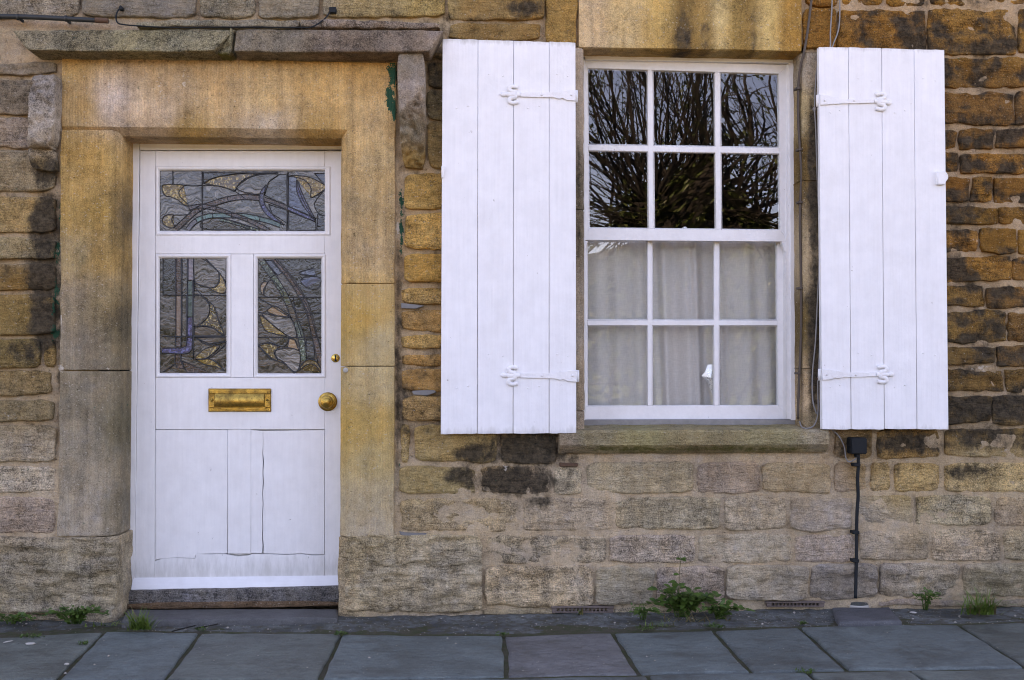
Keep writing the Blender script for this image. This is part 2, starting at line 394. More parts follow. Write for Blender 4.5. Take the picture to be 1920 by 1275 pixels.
# curtain
b = NB("cream_linen"); n = b.noise(1, 3, .5, b.map((300, 300, 40))); n2 = b.noise(1, 3, .5, b.map((30, 30, 300)))
cc = b.mul((.74, .70, .66), b.math('ADD', .75, b.math('MULTIPLY', b.math('ADD', n, n2), .25)))
d = b.n("ShaderNodeBsdfDiffuse"); b.put(d.inputs[0], cc); t = b.n("ShaderNodeBsdfTranslucent"); b.put(t.inputs[0], cc)
m = b.n("ShaderNodeMixShader"); m.inputs[0].default_value = .25; b.t.links.new(d.outputs[0], m.inputs[1]); b.t.links.new(t.outputs[0], m.inputs[2]); b.t.links.new(m.outputs[0], b.out.inputs[0])
MAT['curtain'] = b.m
def art_glass(name, c1, c2, scale=9., dist=9., speck=None, rough=.13, streaky=True):
    """hand-made glass: streaks drawn out along a swirling flow"""
    b = NB(name)
    oi = b.n("ShaderNodeObjectInfo")
    vm = b.n("ShaderNodeVectorMath", operation='ADD'); b.put(vm.inputs[0], b.pos); b.put(vm.inputs[1], b.mul((7.3, 3.1, 5.7), oi.outputs["Random"]))
    wn_ = b.n("ShaderNodeTexNoise"); b.put(wn_.inputs["Vector"], vm.outputs[0]); wn_.inputs["Scale"].default_value = 11; wn_.inputs["Detail"].default_value = 2
    off = b.n("ShaderNodeVectorMath", operation='SCALE'); b.put(off.inputs[0], wn_.outputs[1]); off.inputs[3].default_value = .022*dist
    wv = b.n("ShaderNodeVectorMath", operation='ADD'); b.put(wv.inputs[0], vm.outputs[0]); b.put(wv.inputs[1], off.outputs[0])
    mp = b.n("ShaderNodeMapping"); b.put(mp.inputs["Vector"], wv.outputs[0]); mp.inputs["Scale"].default_value = (scale*1.2, scale, scale*13)
    mp.inputs["Rotation"].default_value = (0, .6, 0)
    f0 = b.noise(1, 3, .6, mp.outputs[0])
    f = b.rng(f0, .40, .66, 0, 1, True)
    cc = b.mix(f, c1, c2)
    cc = b.mul(cc, b.math('ADD', .22, b.math('MULTIPLY', oi.outputs["Random"], .75)))
    if speck:
        vo = b.noise(110, 2, .5, b.map((1, 1, .6))); cc = b.mix(b.rng(vo, .56, .6), cc, speck)
    h = b.math('ADD', b.math('MULTIPLY', f0, .6), b.math('MULTIPLY', b.noise(60, 2), .5))
    return b.bsdf(cc, rough, b.bump(h, .0022, .8), spec=.6)
MAT['g_grey'] = art_glass("grey_swirl_glass", (.028, .028, .026), (.25, .23, .205), 8, 7)
MAT['g_dark'] = art_glass("dark_blue_grey_glass", (.016, .019, .021), (.075, .08, .085), 7, 7)
MAT['g_pale'] = art_glass("pale_swirl_glass", (.07, .062, .052), (.30, .27, .24), 8, 6)
MAT['g_gold'] = art_glass("amber_glass", (.10, .055, .010), (.30, .19, .055), 14, 4, (.40, .29, .11))
MAT['g_brown'] = art_glass("brown_glass", (.020, .011, .009), (.085, .042, .032), 20, 3, (.11, .07, .06))
MAT['g_tan'] = art_glass("tan_glass", (.20, .125, .09), (.27, .18, .13), 12, 4)
MAT['g_teal'] = art_glass("teal_glass", (.03, .10, .09), (.11, .26, .23), 20, 3, (.02, .06, .05))
MAT['g_green'] = art_glass("green_glass", (.010, .03, .016), (.06, .13, .07), 20, 4, (.20, .26, .19))
MAT['g_olive'] = art_glass("olive_glass", (.06, .085, .045), (.11, .14, .08), 10, 3)
MAT['g_blue'] = art_glass("blue_glass", (.010, .014, .055), (.04, .055, .20), 20, 4, (.09, .10, .24))
MAT['g_sky'] = art_glass("pale_blue_and_sky_reflection_glass", (.025, .04, .075), (.11, .16, .26), 8, 6)
MAT['g_lav'] = art_glass("lavender_glass", (.13, .11, .125), (.22, .185, .20), 10, 3)
MAT['g_pink'] = art_glass("pink_amber_glass", (.30, .17, .08), (.45, .32, .2), 16, 4)

# ------------------------------------------------------------------ colours, stains and painted crevice shade of the wall (looked up in wall coordinates)
CP = [((30,20),(140,130,112)),((300,20),(135,126,110)),((550,20),(138,126,107)),((720,15),(160,137,98)),((800,20),(170,142,92)),((900,50),(150,118,72)),((1050,40),(160,122,70)),
((30,170),(140,126,106)),((30,250),(150,133,110)),((40,330),(162,140,108)),((40,400),(160,131,88)),((40,470),(152,130,97)),((40,530),(152,117,68)),((40,590),(142,112,66)),((40,660),(132,107,67)),((40,720),(142,117,80)),((40,770),(147,124,90)),((40,840),(150,132,106)),((40,900),(152,136,112)),((40,960),(146,129,106)),((100,1080),(137,124,103)),
((815,180),(112,98,74)),((815,270),(130,108,70)),((790,350),(162,124,70)),((790,430),(167,127,72)),((790,500),(167,124,66)),((790,600),(160,122,72)),((790,710),(152,114,66)),((790,770),(142,110,69)),((850,840),(142,114,77)),((820,905),(146,124,87)),((850,960),(150,129,97)),((850,1060),(146,130,107)),
((1100,900),(152,135,111)),((1250,900),(142,126,104)),((1450,900),(146,127,101)),((1100,970),(150,133,110)),((1400,970),(152,137,115)),((1250,1030),(156,141,119)),((1250,1100),(137,124,106)),((1600,1000),(158,143,123)),((1700,890),(156,130,88)),((1850,890),(150,129,94)),((1800,970),(151,134,107)),((1800,1040),(149,133,111)),((1850,1100),(120,110,90)),((1600,1100),(130,117,100)),
((1850,40),(165,115,55)),((1850,200),(148,102,52)),((1850,300),(158,106,48)),((1850,450),(155,106,50)),((1850,600),(150,108,58)),((1850,700),(138,102,58)),((1850,780),(120,94,56)),((1700,840),(122,92,52)),((1650,50),(150,101,46)),((1650,400),(130,92,45))]
CPU = np.array([c[0] for c in CP], float); CPC = np.array([alb(*c[1]) for c in CP])
def wall_col(u, v):
    u = np.asarray(u, float).ravel(); v = np.asarray(v, float).ravel(); out = np.empty((len(u), 3))
    for i in range(0, len(u), 20000):
        d = ((u[i:i+20000, None]-CPU[:, 0])/1.3)**2+(v[i:i+20000, None]-CPU[:, 1])**2+60
        w = d**-2.0; out[i:i+20000] = (w@CPC)/w.sum(1)[:, None]
    lo = np.clip((v-780)/80, 0, 1)[:, None]; mi = (np.clip((u-735)/20, 0, 1)*np.clip((1100-u)/20, 0, 1)*np.clip((860-v)/60, 0, 1)*np.clip((v-300)/40, 0, 1))[:, None]
    out = out*(1+lo*np.array([.46, .45, .44]))*(1+mi*np.array([.38, .42, .45]))
    return out
DARK = [(86,420,34,66,1.2),(82,520,38,64,1.15),(86,605,34,66,1.1),(45,660,48,26,.7),(85,325,30,40,.8),(18,512,24,22,.45),(20,95,25,10,.3),
 (20,400,14,30,.3),(60,250,40,20,.3),(30,150,40,14,.3),(100,700,12,80,.3),(780,330,40,16,.35),(756,420,10,60,.5),(752,520,8,70,.6),(752,640,9,80,.6),(752,770,8,80,.5),(790,470,40,6,.4),(800,690,30,8,.4),(820,770,14,40,.5),(400,8,300,12,.15),(660,30,60,12,.35),(746,700,4,330,.75),(108,700,3,330,.6),(950,880,150,55,.42),(815,130,20,60,.75),(815,215,18,70,.45),(985,18,44,20,.95),(880,36,45,10,.55),(838,30,12,12,.7),(1475,20,40,40,.25),  # tall thin blobs beside the surround paint its crevice shade as colour
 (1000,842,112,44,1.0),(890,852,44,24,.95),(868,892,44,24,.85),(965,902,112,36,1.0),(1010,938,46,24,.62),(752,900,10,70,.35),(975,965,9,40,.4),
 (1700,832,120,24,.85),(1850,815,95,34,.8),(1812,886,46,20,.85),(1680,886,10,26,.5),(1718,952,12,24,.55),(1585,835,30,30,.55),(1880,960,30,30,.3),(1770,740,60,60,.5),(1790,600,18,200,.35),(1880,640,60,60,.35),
 (1760,50,24,30,.7),(1610,40,40,22,.65),(1700,80,40,10,.6),(1600,1110,80,20,.15),(1890,1130,80,20,.3),(150,1130,120,14,.35),(760,1130,120,18,.2)]
MOSS = [(880,1118,90,22,.35),(700,1090,60,25,.25),(150,1110,120,30,.2),(1850,1100,100,30,.28),(1180,852,140,5,.5),(1420,852,130,5,.45),(400,104,30,8,.6)]
PALE = [(112,600,4,12,1.1),(113,690,8,9,1.1),(747,427,4,14,1.1),(1835,452,20,10,.55),(1850,690,40,10,.6),(1842,662,14,10,.5),(945,870,10,26,.5),(1790,820,14,8,.5),(760,365,14,8,.4),(55,380,15,20,.35),(50,465,14,14,.35)]
GREEN = [(737,140,7,30,1.15),(732,185,9,28,1.05),(740,205,4,24,1.1),(722,130,12,10,.55),(750,375,4,36,.9),(752,440,3,40,.9),(108,400,6,30,.6),(106,470,6,30,.75),(104,560,7,36,.75),(101,620,7,18,.75)]
def blobs(L, u, v):
    s = np.zeros(len(u))
    for (a, b_, ra, rb, k) in L: s = np.maximum(s, k*np.exp(-(((u-a)/ra)**2+((v-b_)/rb)**2)**1.5))
    return s
def wall_msk(u, v):
    u = np.asarray(u, float).ravel(); v = np.asarray(v, float).ravel()
    dk = blobs(DARK, u, v)
    rt = np.clip((u-1560)/60, 0, 1)*np.clip((870-v)/50, 0, 1)
    dk = np.maximum(dk, rt*np.clip(.50+fbm(u/48, v/30, 5.0, 3)*2.0, 0, .95))
    ml = np.clip((u-740)/10, 0, 1)*np.clip((830-u)/10, 0, 1)*np.clip((v-600)/80, 0, 1)*np.clip((860-v)/30, 0, 1)
    dk = np.maximum(dk, ml*np.clip(.2+fbm(u/40, v/30, 9.0, 3)*1.6, 0, .8))
    fl = np.where(v < 820, .24, .10)+.14*fbm(u/90, v/60, 3.0, 3)
    fl = fl+np.clip((v-1085)/60, 0, 1)*.16
    dk = np.maximum(dk, fl)
    mo = np.maximum(blobs(MOSS, u, v), np.clip((v-1080)/70, 0, 1)*(.16+.35*fbm(u/60, v/30, 8.0, 3)))
    return np.stack([dk, mo, blobs(PALE, u, v), blobs(GREEN, u, v)], 1)

# ------------------------------------------------------------------ stone builders
_seed = [0]
def ticks(L, r, sp):
    r = min(r, L*.45)
    e = np.array([0, .1, .35, 1.0])*r
    n = max(1, int(round((L-2*r)/sp)))
    m = np.linspace(r, L-r, n+1)
    return np.unique(np.round(np.concatenate([e, m, L-e[::-1]]), 6))/L
def grid_faces(n, m):
    I = np.arange(n*m).reshape(m, n)
    return np.stack([I[:-1, :-1], I[1:, :-1], I[1:, 1:], I[:-1, 1:]], -1).reshape(-1, 4)
def grid_stone(name, quad, yf, back, parent, mat='stone', r=.010, rough=.010, sp=.010, edge=.009, corner=.012, tint=None, colf=None, mskf=None, hf=None, bedding=3.0, jit=.10, raw=False, fq=14.):
    """a rough-faced block: quad = TL, TR, BR, BL in photo pixels (or u0,v0,u1,v1)"""
    if len(quad) == 4 and not hasattr(quad[0], '__len__'):
        u0, v0, u1, v1 = quad; quad = ((u0, v0), (u1, v0), (u1, v1), (u0, v1))
    _seed[0] += 1; sd = _seed[0]*3.17; rng = random.Random(_seed[0])
    q = np.array(quad, float)
    X, Z = PX(q[:, 0], q[:, 1], yf)
    W = (abs(X[1]-X[0])+abs(X[2]-X[3]))/2; H = (abs(Z[0]-Z[3])+abs(Z[1]-Z[2]))/2
    s = ticks(W, r, sp); t = ticks(H, r, sp); S, T = np.meshgrid(s, t)
    bl = lambda a: a[0]*(1-S)*(1-T)+a[1]*S*(1-T)+a[2]*S*T+a[3]*(1-S)*T
    x = bl(X); z = bl(Z); u = bl(q[:, 0]); v = bl(q[:, 1])
    a = 2*S-1; c = 2*T-1; k = (np.abs(a)**8)*(np.abs(c)**8)
    x = x-np.sign(a)*corner*k; z = z+np.sign(c)*corner*k
    dx = edge*(1.6*fbm(x*9, z*9, sd, 2)+1.1*fbm(x*31, z*31, sd+3, 2)); dz = edge*(1.6*fbm(x*9, z*9, sd+40, 2)+1.1*fbm(x*31, z*31, sd+43, 2))
    d = np.minimum(np.minimum(S, 1-S)*W, np.minimum(T, 1-T)*H)
    rr = r*(.8+1.0*(fbm(x*7, z*7, sd+9, 2)+.3))
    e = np.clip(rr-d, 0, None); ro = rr-np.sqrt(np.clip(rr**2-e**2, 0, None))
    h = rough*(2.2*fbm(x*fq*.8, z*fq*bedding*.5, sd+80, 3)+1.0*fbm(x*fq*2.2, z*fq*2.2, sd+20, 2))
    tilt = rough*.6*(rng.uniform(-1, 1)*a+rng.uniform(-1, 1)*c)
    y = yf+ro-h-tilt*.7+rng.uniform(-.5, .5)*rough*.7
    if hf is not None: y = y+hf(u, v, x, z, sd)
    V = np.stack([x+dx, y, z+dz], -1)
    m_, n_ = S.shape
    Fc = grid_faces(n_, m_).tolist(); V = V.reshape(-1, 3)
    I = np.arange(m_*n_).reshape(m_, n_)
    ring = np.concatenate([I[0, :-1], I[:-1, -1], I[-1, :0:-1], I[:0:-1, 0]])
    B = V[ring].copy(); B[:, 1] = yf+back; o = len(V); L = len(ring)
    V = np.concatenate([V, B])
    for i in range(L): Fc.append((ring[i], ring[(i+1) % L], o+(i+1) % L, o+i))
    Fc.append(list(range(o, o+L))[::-1])
    uu = np.concatenate([u.ravel(), u.ravel()[ring]]); vv = np.concatenate([v.ravel(), v.ravel()[ring]])
    C = (colf or wall_col)(uu, vv)
    j = np.array([1, 1, 1])*rng.uniform(1-jit, 1+jit)*np.array([1+rng.uniform(-.04, .05), 1, 1-rng.uniform(-.08, .08)])
    C = C*j if tint is None else C*j*np.array(tint)
    M_ = (mskf or wall_msk)(uu, vv)
    if raw: return V, Fc, C, M_
    return mk(name, V, Fc, MAT[mat], parent, True, {"Col": C, "Msk": M_})
def sweep_stone(name, prof, w0, w1, axis, parent, mat, colf, mskf, rough=.002, sp=.016, edge=.0, r=.006):
    """dressed stone with a moulded section: prof = [(a, y)], swept along axis from w0 to w1"""
    _seed[0] += 1; sd = _seed[0]*3.17
    P = [np.array(prof[0], float)]
    for p, q in zip(prof[:-1], prof[1:]):
        p = np.array(p); q = np.array(q); n = max(1, int(np.linalg.norm(q-p)/sp))
        for i in range(1, n+1): P.append(p+(q-p)*i/n)
    P = np.array(P); T = np.gradient(P, axis=0); T /= np.linalg.norm(T, axis=1)[:, None]
    N = np.stack([T[:, 1], -T[:, 0]], 1)
    if N[len(N)//4, 1] > 0: N = -N
    L = abs(w1-w0); t = ticks(L, r, sp); w = w0+(w1-w0)*t
    A, Wg = np.meshgrid(np.arange(len(P)), w); a = P[A, 0]; y = P[A, 1]
    xx, zz = (a, Wg) if axis == 'z' else (Wg, a)
    h = rough*(2.5*fbm(xx*9, y*9+zz*9, sd, 4)+1.3*fbm(xx*40, y*40, zz*40+sd, 3))
    wear = np.zeros(len(P))
    for i in range(1, len(P)-1): wear[i] = 1-abs(np.dot(T[i-1], T[min(i+1, len(P)-1)]))
    h = h-(.012*wear[A])*np.clip(.3+1.8*fbm(xx*6, y*0, zz*6+sd, 3), 0, 1)
    d = np.minimum(np.abs(Wg-w0), np.abs(w1-Wg)); e = np.clip(r-d, 0, None)
    h = h-(r-np.sqrt(np.clip(r*r-e*e, 0, None)))*.6
    a = a+N[A, 0]*h; y = y+N[A, 1]*h
    V = (np.stack([a, y, Wg], -1) if axis == 'z' else np.stack([Wg, y, a], -1)).reshape(-1, 3)
    n_, m_ = len(P), len(w)
    Fc = grid_faces(n_, m_).tolist()
    I = np.arange(n_*m_).reshape(m_, n_)
    Fc += [I[0].tolist()[::-1], I[-1].tolist()]
    Fc += [[I[i, 0], I[i+1, 0], I[i+1, -1], I[i, -1]] for i in range(m_-1)]
    u, v = UV(V[:, 0], V[:, 2])
    bm = bmesh.new()
    o = mk(name, V, Fc, MAT[mat], parent, True, {"Col": colf(u, v), "Msk": mskf(u, v)})
    bm.from_mesh(o.data); bmesh.ops.recalc_face_normals(bm, faces=bm.faces[:]); bm.to_mesh(o.data); bm.free()
    try: o.data.set_sharp_from_angle(angle=R(28))
    except Exception: pass
    return o

# ------------------------------------------------------------------ the house
house = empty("stone_house", (0, .2, 0), "old ochre and grey stone house front with tooled door surround and window", "house")
DX0, DX1 = pt(228, 600, .045)[0], pt(638, 600, .045)[0]              # door opening
DZ1 = pt(450, 258, .045)[2]
WX0, WX1 = pt(1095, 450, 0)[0], pt(1502, 450, .03)[0]                # window opening
WZ0, WZ1 = pt(1300, 800, .05)[2], pt(1300, 96, .02)[2]
HX0, HX1, HTOP = -9.0, 7.0, 6.0
# wall core (rubble and mortar) with the two openings, and the rest of the building behind it
def boxgeo(x0, x1, y0, y1, z0, z1):
    V = [(x, y, z) for z in (z0, z1) for y in (y0, y1) for x in (x0, x1)]
    return np.array(V), [(0, 1, 5, 4), (1, 3, 7, 5), (3, 2, 6, 7), (2, 0, 4, 6), (4, 5, 7, 6), (0, 2, 3, 1)]
Y0, Y1 = .05, .42
core = [boxgeo(HX0, DX0-.12, Y0, Y1, -.3, HTOP), boxgeo(DX0-.12, DX1+.12, Y0, Y1, DZ1+.1, HTOP), boxgeo(DX1+.12, WX0-.03, Y0, Y1, -.3, HTOP),
        boxgeo(WX0-.03, WX1+.03, Y0, Y1, -.3, WZ0-.12), boxgeo(WX0-.03, WX1+.03, Y0, Y1, WZ1+.06, HTOP), boxgeo(WX1+.03, HX1, Y0, Y1, -.3, HTOP)]
cv, cf = join(core)
MAT['mortar'] = stone_mat("old_lime_mortar", None, .2, .65, .8, .2)
wall = mk("wall", cv, cf, MAT['mortar'], house, False, {"Col": np.tile(alb(165, 146, 118), (len(cv), 1)), "Msk": np.zeros((len(cv), 4))})
# mortar bed between the stones, a rough skin in front of the core
gx = np.arange(PX(-560, 600)[0], PX(2480, 600)[0], .0165); gz = np.arange(-.06, 3.75, .0165)
GX, GZ = np.meshgrid(gx, gz); U, Vv = UV(GX, GZ)
proud = np.clip((U-1540)/60, 0, 1)*np.clip((870-Vv)/40, 0, 1)
low = np.clip((Vv-800)/120, 0, 1)
gy = .024-.017*low-.014*proud-.030*fbm(GX*19, GZ*19, 2, 3)*(1-.4*low)-.014*fbm(GX*5, GZ*5, 8, 3)
mc = wall_col(U, Vv); base = np.array(alb(184, 161, 132)); k = np.array([.62])
mc = mc*.25+base*.75*(1+.5*fbm(GX*3, GZ*3, 4, 3).ravel()[:, None])
mm = wall_msk(U, Vv); mm[:, 0] = np.clip(mm[:, 0]*.75-.12*proud.ravel()+.12*(1-low.ravel())*(1-proud.ravel()), 0, 1); 
faces = grid_faces(len(gx), len(gz))
cen = lambda A: A.ravel()[faces].mean(1)
cx, cz = cen(GX), cen(GZ)
keep = ~(((cx > DX0-.09) & (cx < DX1+.09) & (cz < DZ1+.06)) | ((cx > WX0-.02) & (cx < WX1+.02) & (cz > WZ0-.10) & (cz < WZ1+.04)))
mk("mortar_bed", np.stack([GX, gy, GZ], -1).reshape(-1, 3), faces[keep][:, ::-1], MAT['mortar'], house, True, {"Col": mc, "Msk": mm})
# back and side walls, ceiling, floor, roof: keeps the room dark and the street side in the shade
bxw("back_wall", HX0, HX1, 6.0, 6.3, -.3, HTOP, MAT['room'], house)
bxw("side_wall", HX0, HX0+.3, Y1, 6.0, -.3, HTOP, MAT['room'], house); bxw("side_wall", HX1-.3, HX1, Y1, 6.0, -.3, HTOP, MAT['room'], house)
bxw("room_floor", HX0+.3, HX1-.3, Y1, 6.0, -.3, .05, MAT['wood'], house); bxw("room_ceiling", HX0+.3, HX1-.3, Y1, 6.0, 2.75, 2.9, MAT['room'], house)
rv = np.array([(HX0-.1, -.25, HTOP-.02), (HX1+.1, -.25, HTOP-.02), (HX1+.1, 3.1, HTOP+1.9), (HX0-.1, 3.1, HTOP+1.9), (HX1+.1, 6.5, HTOP-.02), (HX0-.1, 6.5, HTOP-.02)])
rv = np.concatenate([rv, rv+np.array([0, 0, .12])])
mk("roof", rv, [(0, 3, 2, 1), (3, 5, 4, 2), (6, 7, 8, 9), (9, 8, 10, 11), (0, 1, 7, 6), (5, 11, 10, 4), (0, 6, 9, 3), (3, 9, 11, 5), (1, 2, 8, 7), (2, 4, 10, 8)], MAT['roof'], house, False)
WALLSTONE = []
def st(*q, **k):
    o = grid_stone("stone", q[0] if len(q) == 1 else q, k.pop('y', 0.0), k.pop('back', .045), wall, **k); WALLSTONE.append(o); return o
g = 4.5    # half of a joint, in photo pixels
def row(v0, v1, xs, gap=g, sl=0.0, gu=None, **k):
    gu = gap if gu is None else gu
    """a course: joint positions xs; sl = rise of the course per pixel"""
    for a, c in zip(xs[:-1], xs[1:]):
        dj = lambda: random.uniform(-2.5, 2.5)
        f = lambda u, v: (u, v+sl*(u-xs[0]))
        st((f(a+gu*random.uniform(.6, 1.2), v0+gap*random.uniform(.5, 1.2)+dj()*.6), f(c-gu*random.uniform(.6, 1.2), v0+gap*random.uniform(.5, 1.2)+dj()*.6),
            f(c-gu*random.uniform(.6, 1.2), v1-gap*random.uniform(.5, 1.2)+dj()*.6), f(a+gu*random.uniform(.6, 1.2), v1-gap*random.uniform(.5, 1.2)+dj()*.6)), **k)
# left of the door
for v0, v1 in ((112,144),(144,217),(217,279),(279,363),(363,441),(441,490),(490,548),(548,632)): row(v0, v1, (-70, 106), rough=.011)
row(632, 693, (-70, 78, 107), rough=.010)
for v0, v1, x in ((693,746,100),(746,795,104)): row(v0, v1, (-70, x), gap=6, rough=.008)
for v0, v1, x in ((795,871,106),(871,928,106),(928,1006,108)): row(v0, v1, (-70, x), gap=4, rough=.008)
row(1006, 1152, (-70, 222), gap=3, rough=.022, y=-.025, back=.08, bedding=5)
# above the hood
row(-45, 36, (-70, 150, 370, 481), gap=3, rough=.010); row(-45, 34, (481, 600, 836), gap=3, rough=.010); row(-45, 40, (836, 1024), gap=4, rough=.012)
row(40, 78, (838, 1018), gap=3, rough=.012); row(-45, 92, (1020, 1084), gap=3, rough=.006)
row(-45, 14, (1508, 1575, 1660, 1740, 1890, 1990), gap=4); row(12, 92, (1505, 1572), gap=3, rough=.006)
# beside the right bracket, and behind the left shutter
for v0, v1, s0 in ((95,113,0),(113,167,1),(167,225,0),(225,319,1)): row(v0, v1, (799, 905 if s0 else 950, 1076), gap=3, rough=.009)
for i, (v0, v1) in enumerate(((319,396),(396,471),(471,534))): row(v0, v1, (755, 880+40*(i % 2), 1076), gap=4.5, rough=.010)
for i, (v0, v1) in enumerate(((534,576),(576,625),(625,658),(658,688),(688,738),(738,793))): row(v0, v1, (749, 872+50*(i % 2), 980-30*(i % 2), 1076), gap=5, rough=.012)
# below the left shutter and the window
row(793, 871, (748, 773, 936, 1046), rough=.012); row(871, 930, (746, 897, 1035, 1095), rough=.012)
row(863, 928, (1097, 1303, 1428, 1562), gap=4, rough=.009)
row(930, 1001, (746, 976, 1150), rough=.011); row(928, 998, (1150, 1355, 1478, 1603), gap=5.5, rough=.011)
row(1001, 1150, (636+8, 906), gap=3, rough=.022, y=-.012, back=.07, bedding=5)
row(1001, 1061, (906, 1140), gap=4, rough=.013); row(998, 1060, (1140, 1307, 1489, 1606), gap=4, rough=.013)
row(1060, 1140, (907, 1116), gap=2.5, rough=.015, y=-.01, back=.06, bedding=4)
row(1062, 1136, (1116, 1229, 1361), gap=2.5, rough=.013, y=-.008, back=.06, bedding=4); row(1056, 1128, (1361, 1519, 1649), gap=3, rough=.022, y=-.012, back=.06, bedding=4)
row(1054, 1122, (1649, 1805, 1990), gap=3, rough=.022, y=-.012, back=.06, bedding=4)
row(864, 926, (1562, 1630, 1675, 1767, 1990), gap=4.5, rough=.010)
row(926, 990, (1604, 1714, 1862, 1990), gap=4, rough=.010); row(990, 1055, (1607, 1745, 1880, 1990), gap=4, rough=.013)
row(800, 863, (1562, 1640, 1767, 1990), gap=5, rough=.012)
# base course, just above the pavement
for a, c, v0, v1 in ((-70, 200, 1151, 1164),(700, 900, 1149, 1160),(905, 1040, 1141, 1155),(1150, 1360, 1138, 1152),(1650, 1990, 1124, 1139)): row(v0, v1, (a, c), gap=1.0, rough=.006, y=-.004, r=.008)
# right of the window: thin courses
RR = [(12,104,(1572,1741,1909,1990)),(104,168,(1545,1700,1990)),(168,239,(1545,1660,1905,1990)),(239,282,(1545,1700,1797,1868,1990)),(282,328,(1545,1650,1800,1990)),
 (328,383,(1545,1700,1822,1863,1990)),(383,424,(1545,1690,1874,1990)),(424,478,(1545,1640,1836,1909,1990)),(478,533,(1545,1720,1900,1990)),(533,580,(1545,1690,1850,1990)),
 (580,645,(1545,1700,1890,1990)),(645,688,(1545,1660,1868,1990)),(688,738,(1545,1740,1885,1990)),(738,800,(1545,1700,1860,1990))]
for v0, v1, xs in RR: row(v0, v1, xs, gap=5.2, gu=2.2, rough=.015, r=.008, jit=.16, y=-.008, back=.055, edge=.015, corner=.004, tint=(.86, .90, .98))
# the wall goes on outside the picture: one mass of further stones
acc = []
def outer(u0, u1, v0, v1):
    v = v0
    while v < v1-5:
        h = min(random.uniform(55, 85), v1-v); h = v1-v if v1-v-h < 25 else h
        u = u0
        while u < u1-5:
            w = random.uniform(120, 220); w = u1-u if u1-u-w < 70 else w
            q = (u+4, v+4, u+w-4, v+h-4)
            acc.append(grid_stone("x", q, 0., .045, None, raw=True, sp=.03, rough=.012)); u += w
        v += h
outer(-560, -72, -330, 1150); outer(1992, 2480, -330, 1125); outer(-72, 1992, -330, -47)
vv, ff = join([(a[0], a[1]) for a in acc])
tag(mk("outer_stones", vv, ff, MAT['stone'], wall, True, {"Col": np.concatenate([a[2] for a in acc]), "Msk": np.concatenate([a[3] for a in acc])}), kind="stuff")

# ---- door surround
def pal(pts, vs=1.0):
    U_ = np.array([p[0] for p in pts], float); C_ = np.array([alb(*p[1]) for p in pts])
    def f(u, v):
        u = np.asarray(u, float).ravel(); v = np.asarray(v, float).ravel()
        d = ((u[:, None]-U_[:, 0])/1.0)**2+((v[:, None]-U_[:, 1])*vs)**2+150
        w = d**-1.6; return (w@C_)/w.sum(1)[:, None]
    return f
sur_pal = pal([((130,130),(190,150,90)),((160,200),(180,142,85)),((205,190),(200,175,140)),((300,160),(185,152,105)),((300,215),(190,160,118)),((420,160),(190,152,98)),((500,190),(192,154,96)),((600,170),(198,155,92)),((680,150),(198,152,88)),((700,220),(198,160,102)),((500,235),(190,165,125)),((350,248),(170,132,72)),((600,248),(170,130,70)),
 ((130,300),(178,138,75)),((180,300),(185,142,75)),((130,400),(165,128,68)),((190,400),(170,130,65)),((150,480),(150,125,80)),((190,480),(165,128,70)),((150,560),(145,125,95)),((190,560),(150,125,85)),((150,640),(130,115,95)),((150,730),(135,120,98)),((150,820),(145,130,108)),((150,900),(158,140,116)),((150,980),(165,148,126)),
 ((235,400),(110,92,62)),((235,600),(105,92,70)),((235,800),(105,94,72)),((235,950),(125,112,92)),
 ((700,300),(185,150,95)),((700,400),(170,138,88)),((700,480),(172,140,92)),((700,560),(188,150,92)),((680,590),(192,148,80)),((720,640),(188,160,115)),((700,720),(182,155,112)),((700,800),(190,150,88)),((700,860),(185,155,105)),((700,940),(182,158,122)),((700,990),(180,158,128)),((644,600),(185,145,82)),((644,800),(190,148,82))])
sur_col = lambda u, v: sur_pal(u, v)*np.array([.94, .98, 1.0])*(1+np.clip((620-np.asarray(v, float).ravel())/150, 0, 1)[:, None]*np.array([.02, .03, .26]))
SD = [(430,113,330,5,.55),(600,118,120,8,.35),(240,118,60,8,.3),(130,190,16,26,.25),(165,250,30,8,.28),(340,180,60,40,.15),(160,500,30,60,.22),(190,500,10,60,.25),(150,640,50,60,.2),(236,500,14,400,.2),(236,260,14,30,.35),(690,390,22,40,.3),(690,470,22,40,.25),(710,258,28,8,.25),(450,262,240,5,.4),(660,255,5,50,.3)]  # thin bands darken the lintel's top edge, its soffit and the left reveal
SP = [(150,560,44,30,.33),(170,700,30,30,.3),(300,165,9,46,.52),(345,150,12,28,.48),(205,170,6,56,.52),(430,232,120,8,.34),(600,228,60,7,.33),(690,960,30,30,.3),(150,930,40,50,.28),(113,600,4,12,1.1),(113,690,7,8,1.1),(205,690,6,5,.8),(247,697,6,6,.9),(228,505,3,6,.6),(245,900,4,60,.45),(655,640,4,40,.38),(655,880,4,60,.38),(300,150,12,30,.22),(205,190,8,50,.3),(350,225,50,8,.25)]
def sur_msk(u, v):
    u = np.asarray(u, float).ravel(); v = np.asarray(v, float).ravel()
    return np.stack([np.maximum(blobs(SD, u, v), .08+.2*fbm(u/50, v/90, 2.0, 3)), np.zeros(len(u)), blobs(SP, u, v), blobs(GREEN, u, v)], 1)
X = lambda u, y=0., v=600: pt(u, v, y)[0]
Zt = lambda v, y=0., u=450: pt(u, v, y)[2]
DY = .215                                              # front plane of the door leaf
ch = .04
zl0 = Zt(112); arz = Zt(241); inz = Zt(258, ch)
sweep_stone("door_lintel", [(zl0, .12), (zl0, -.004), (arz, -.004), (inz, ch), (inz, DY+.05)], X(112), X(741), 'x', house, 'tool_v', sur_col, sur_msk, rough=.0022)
xl0, xla, xli = X(111), X(209), X(227, ch)
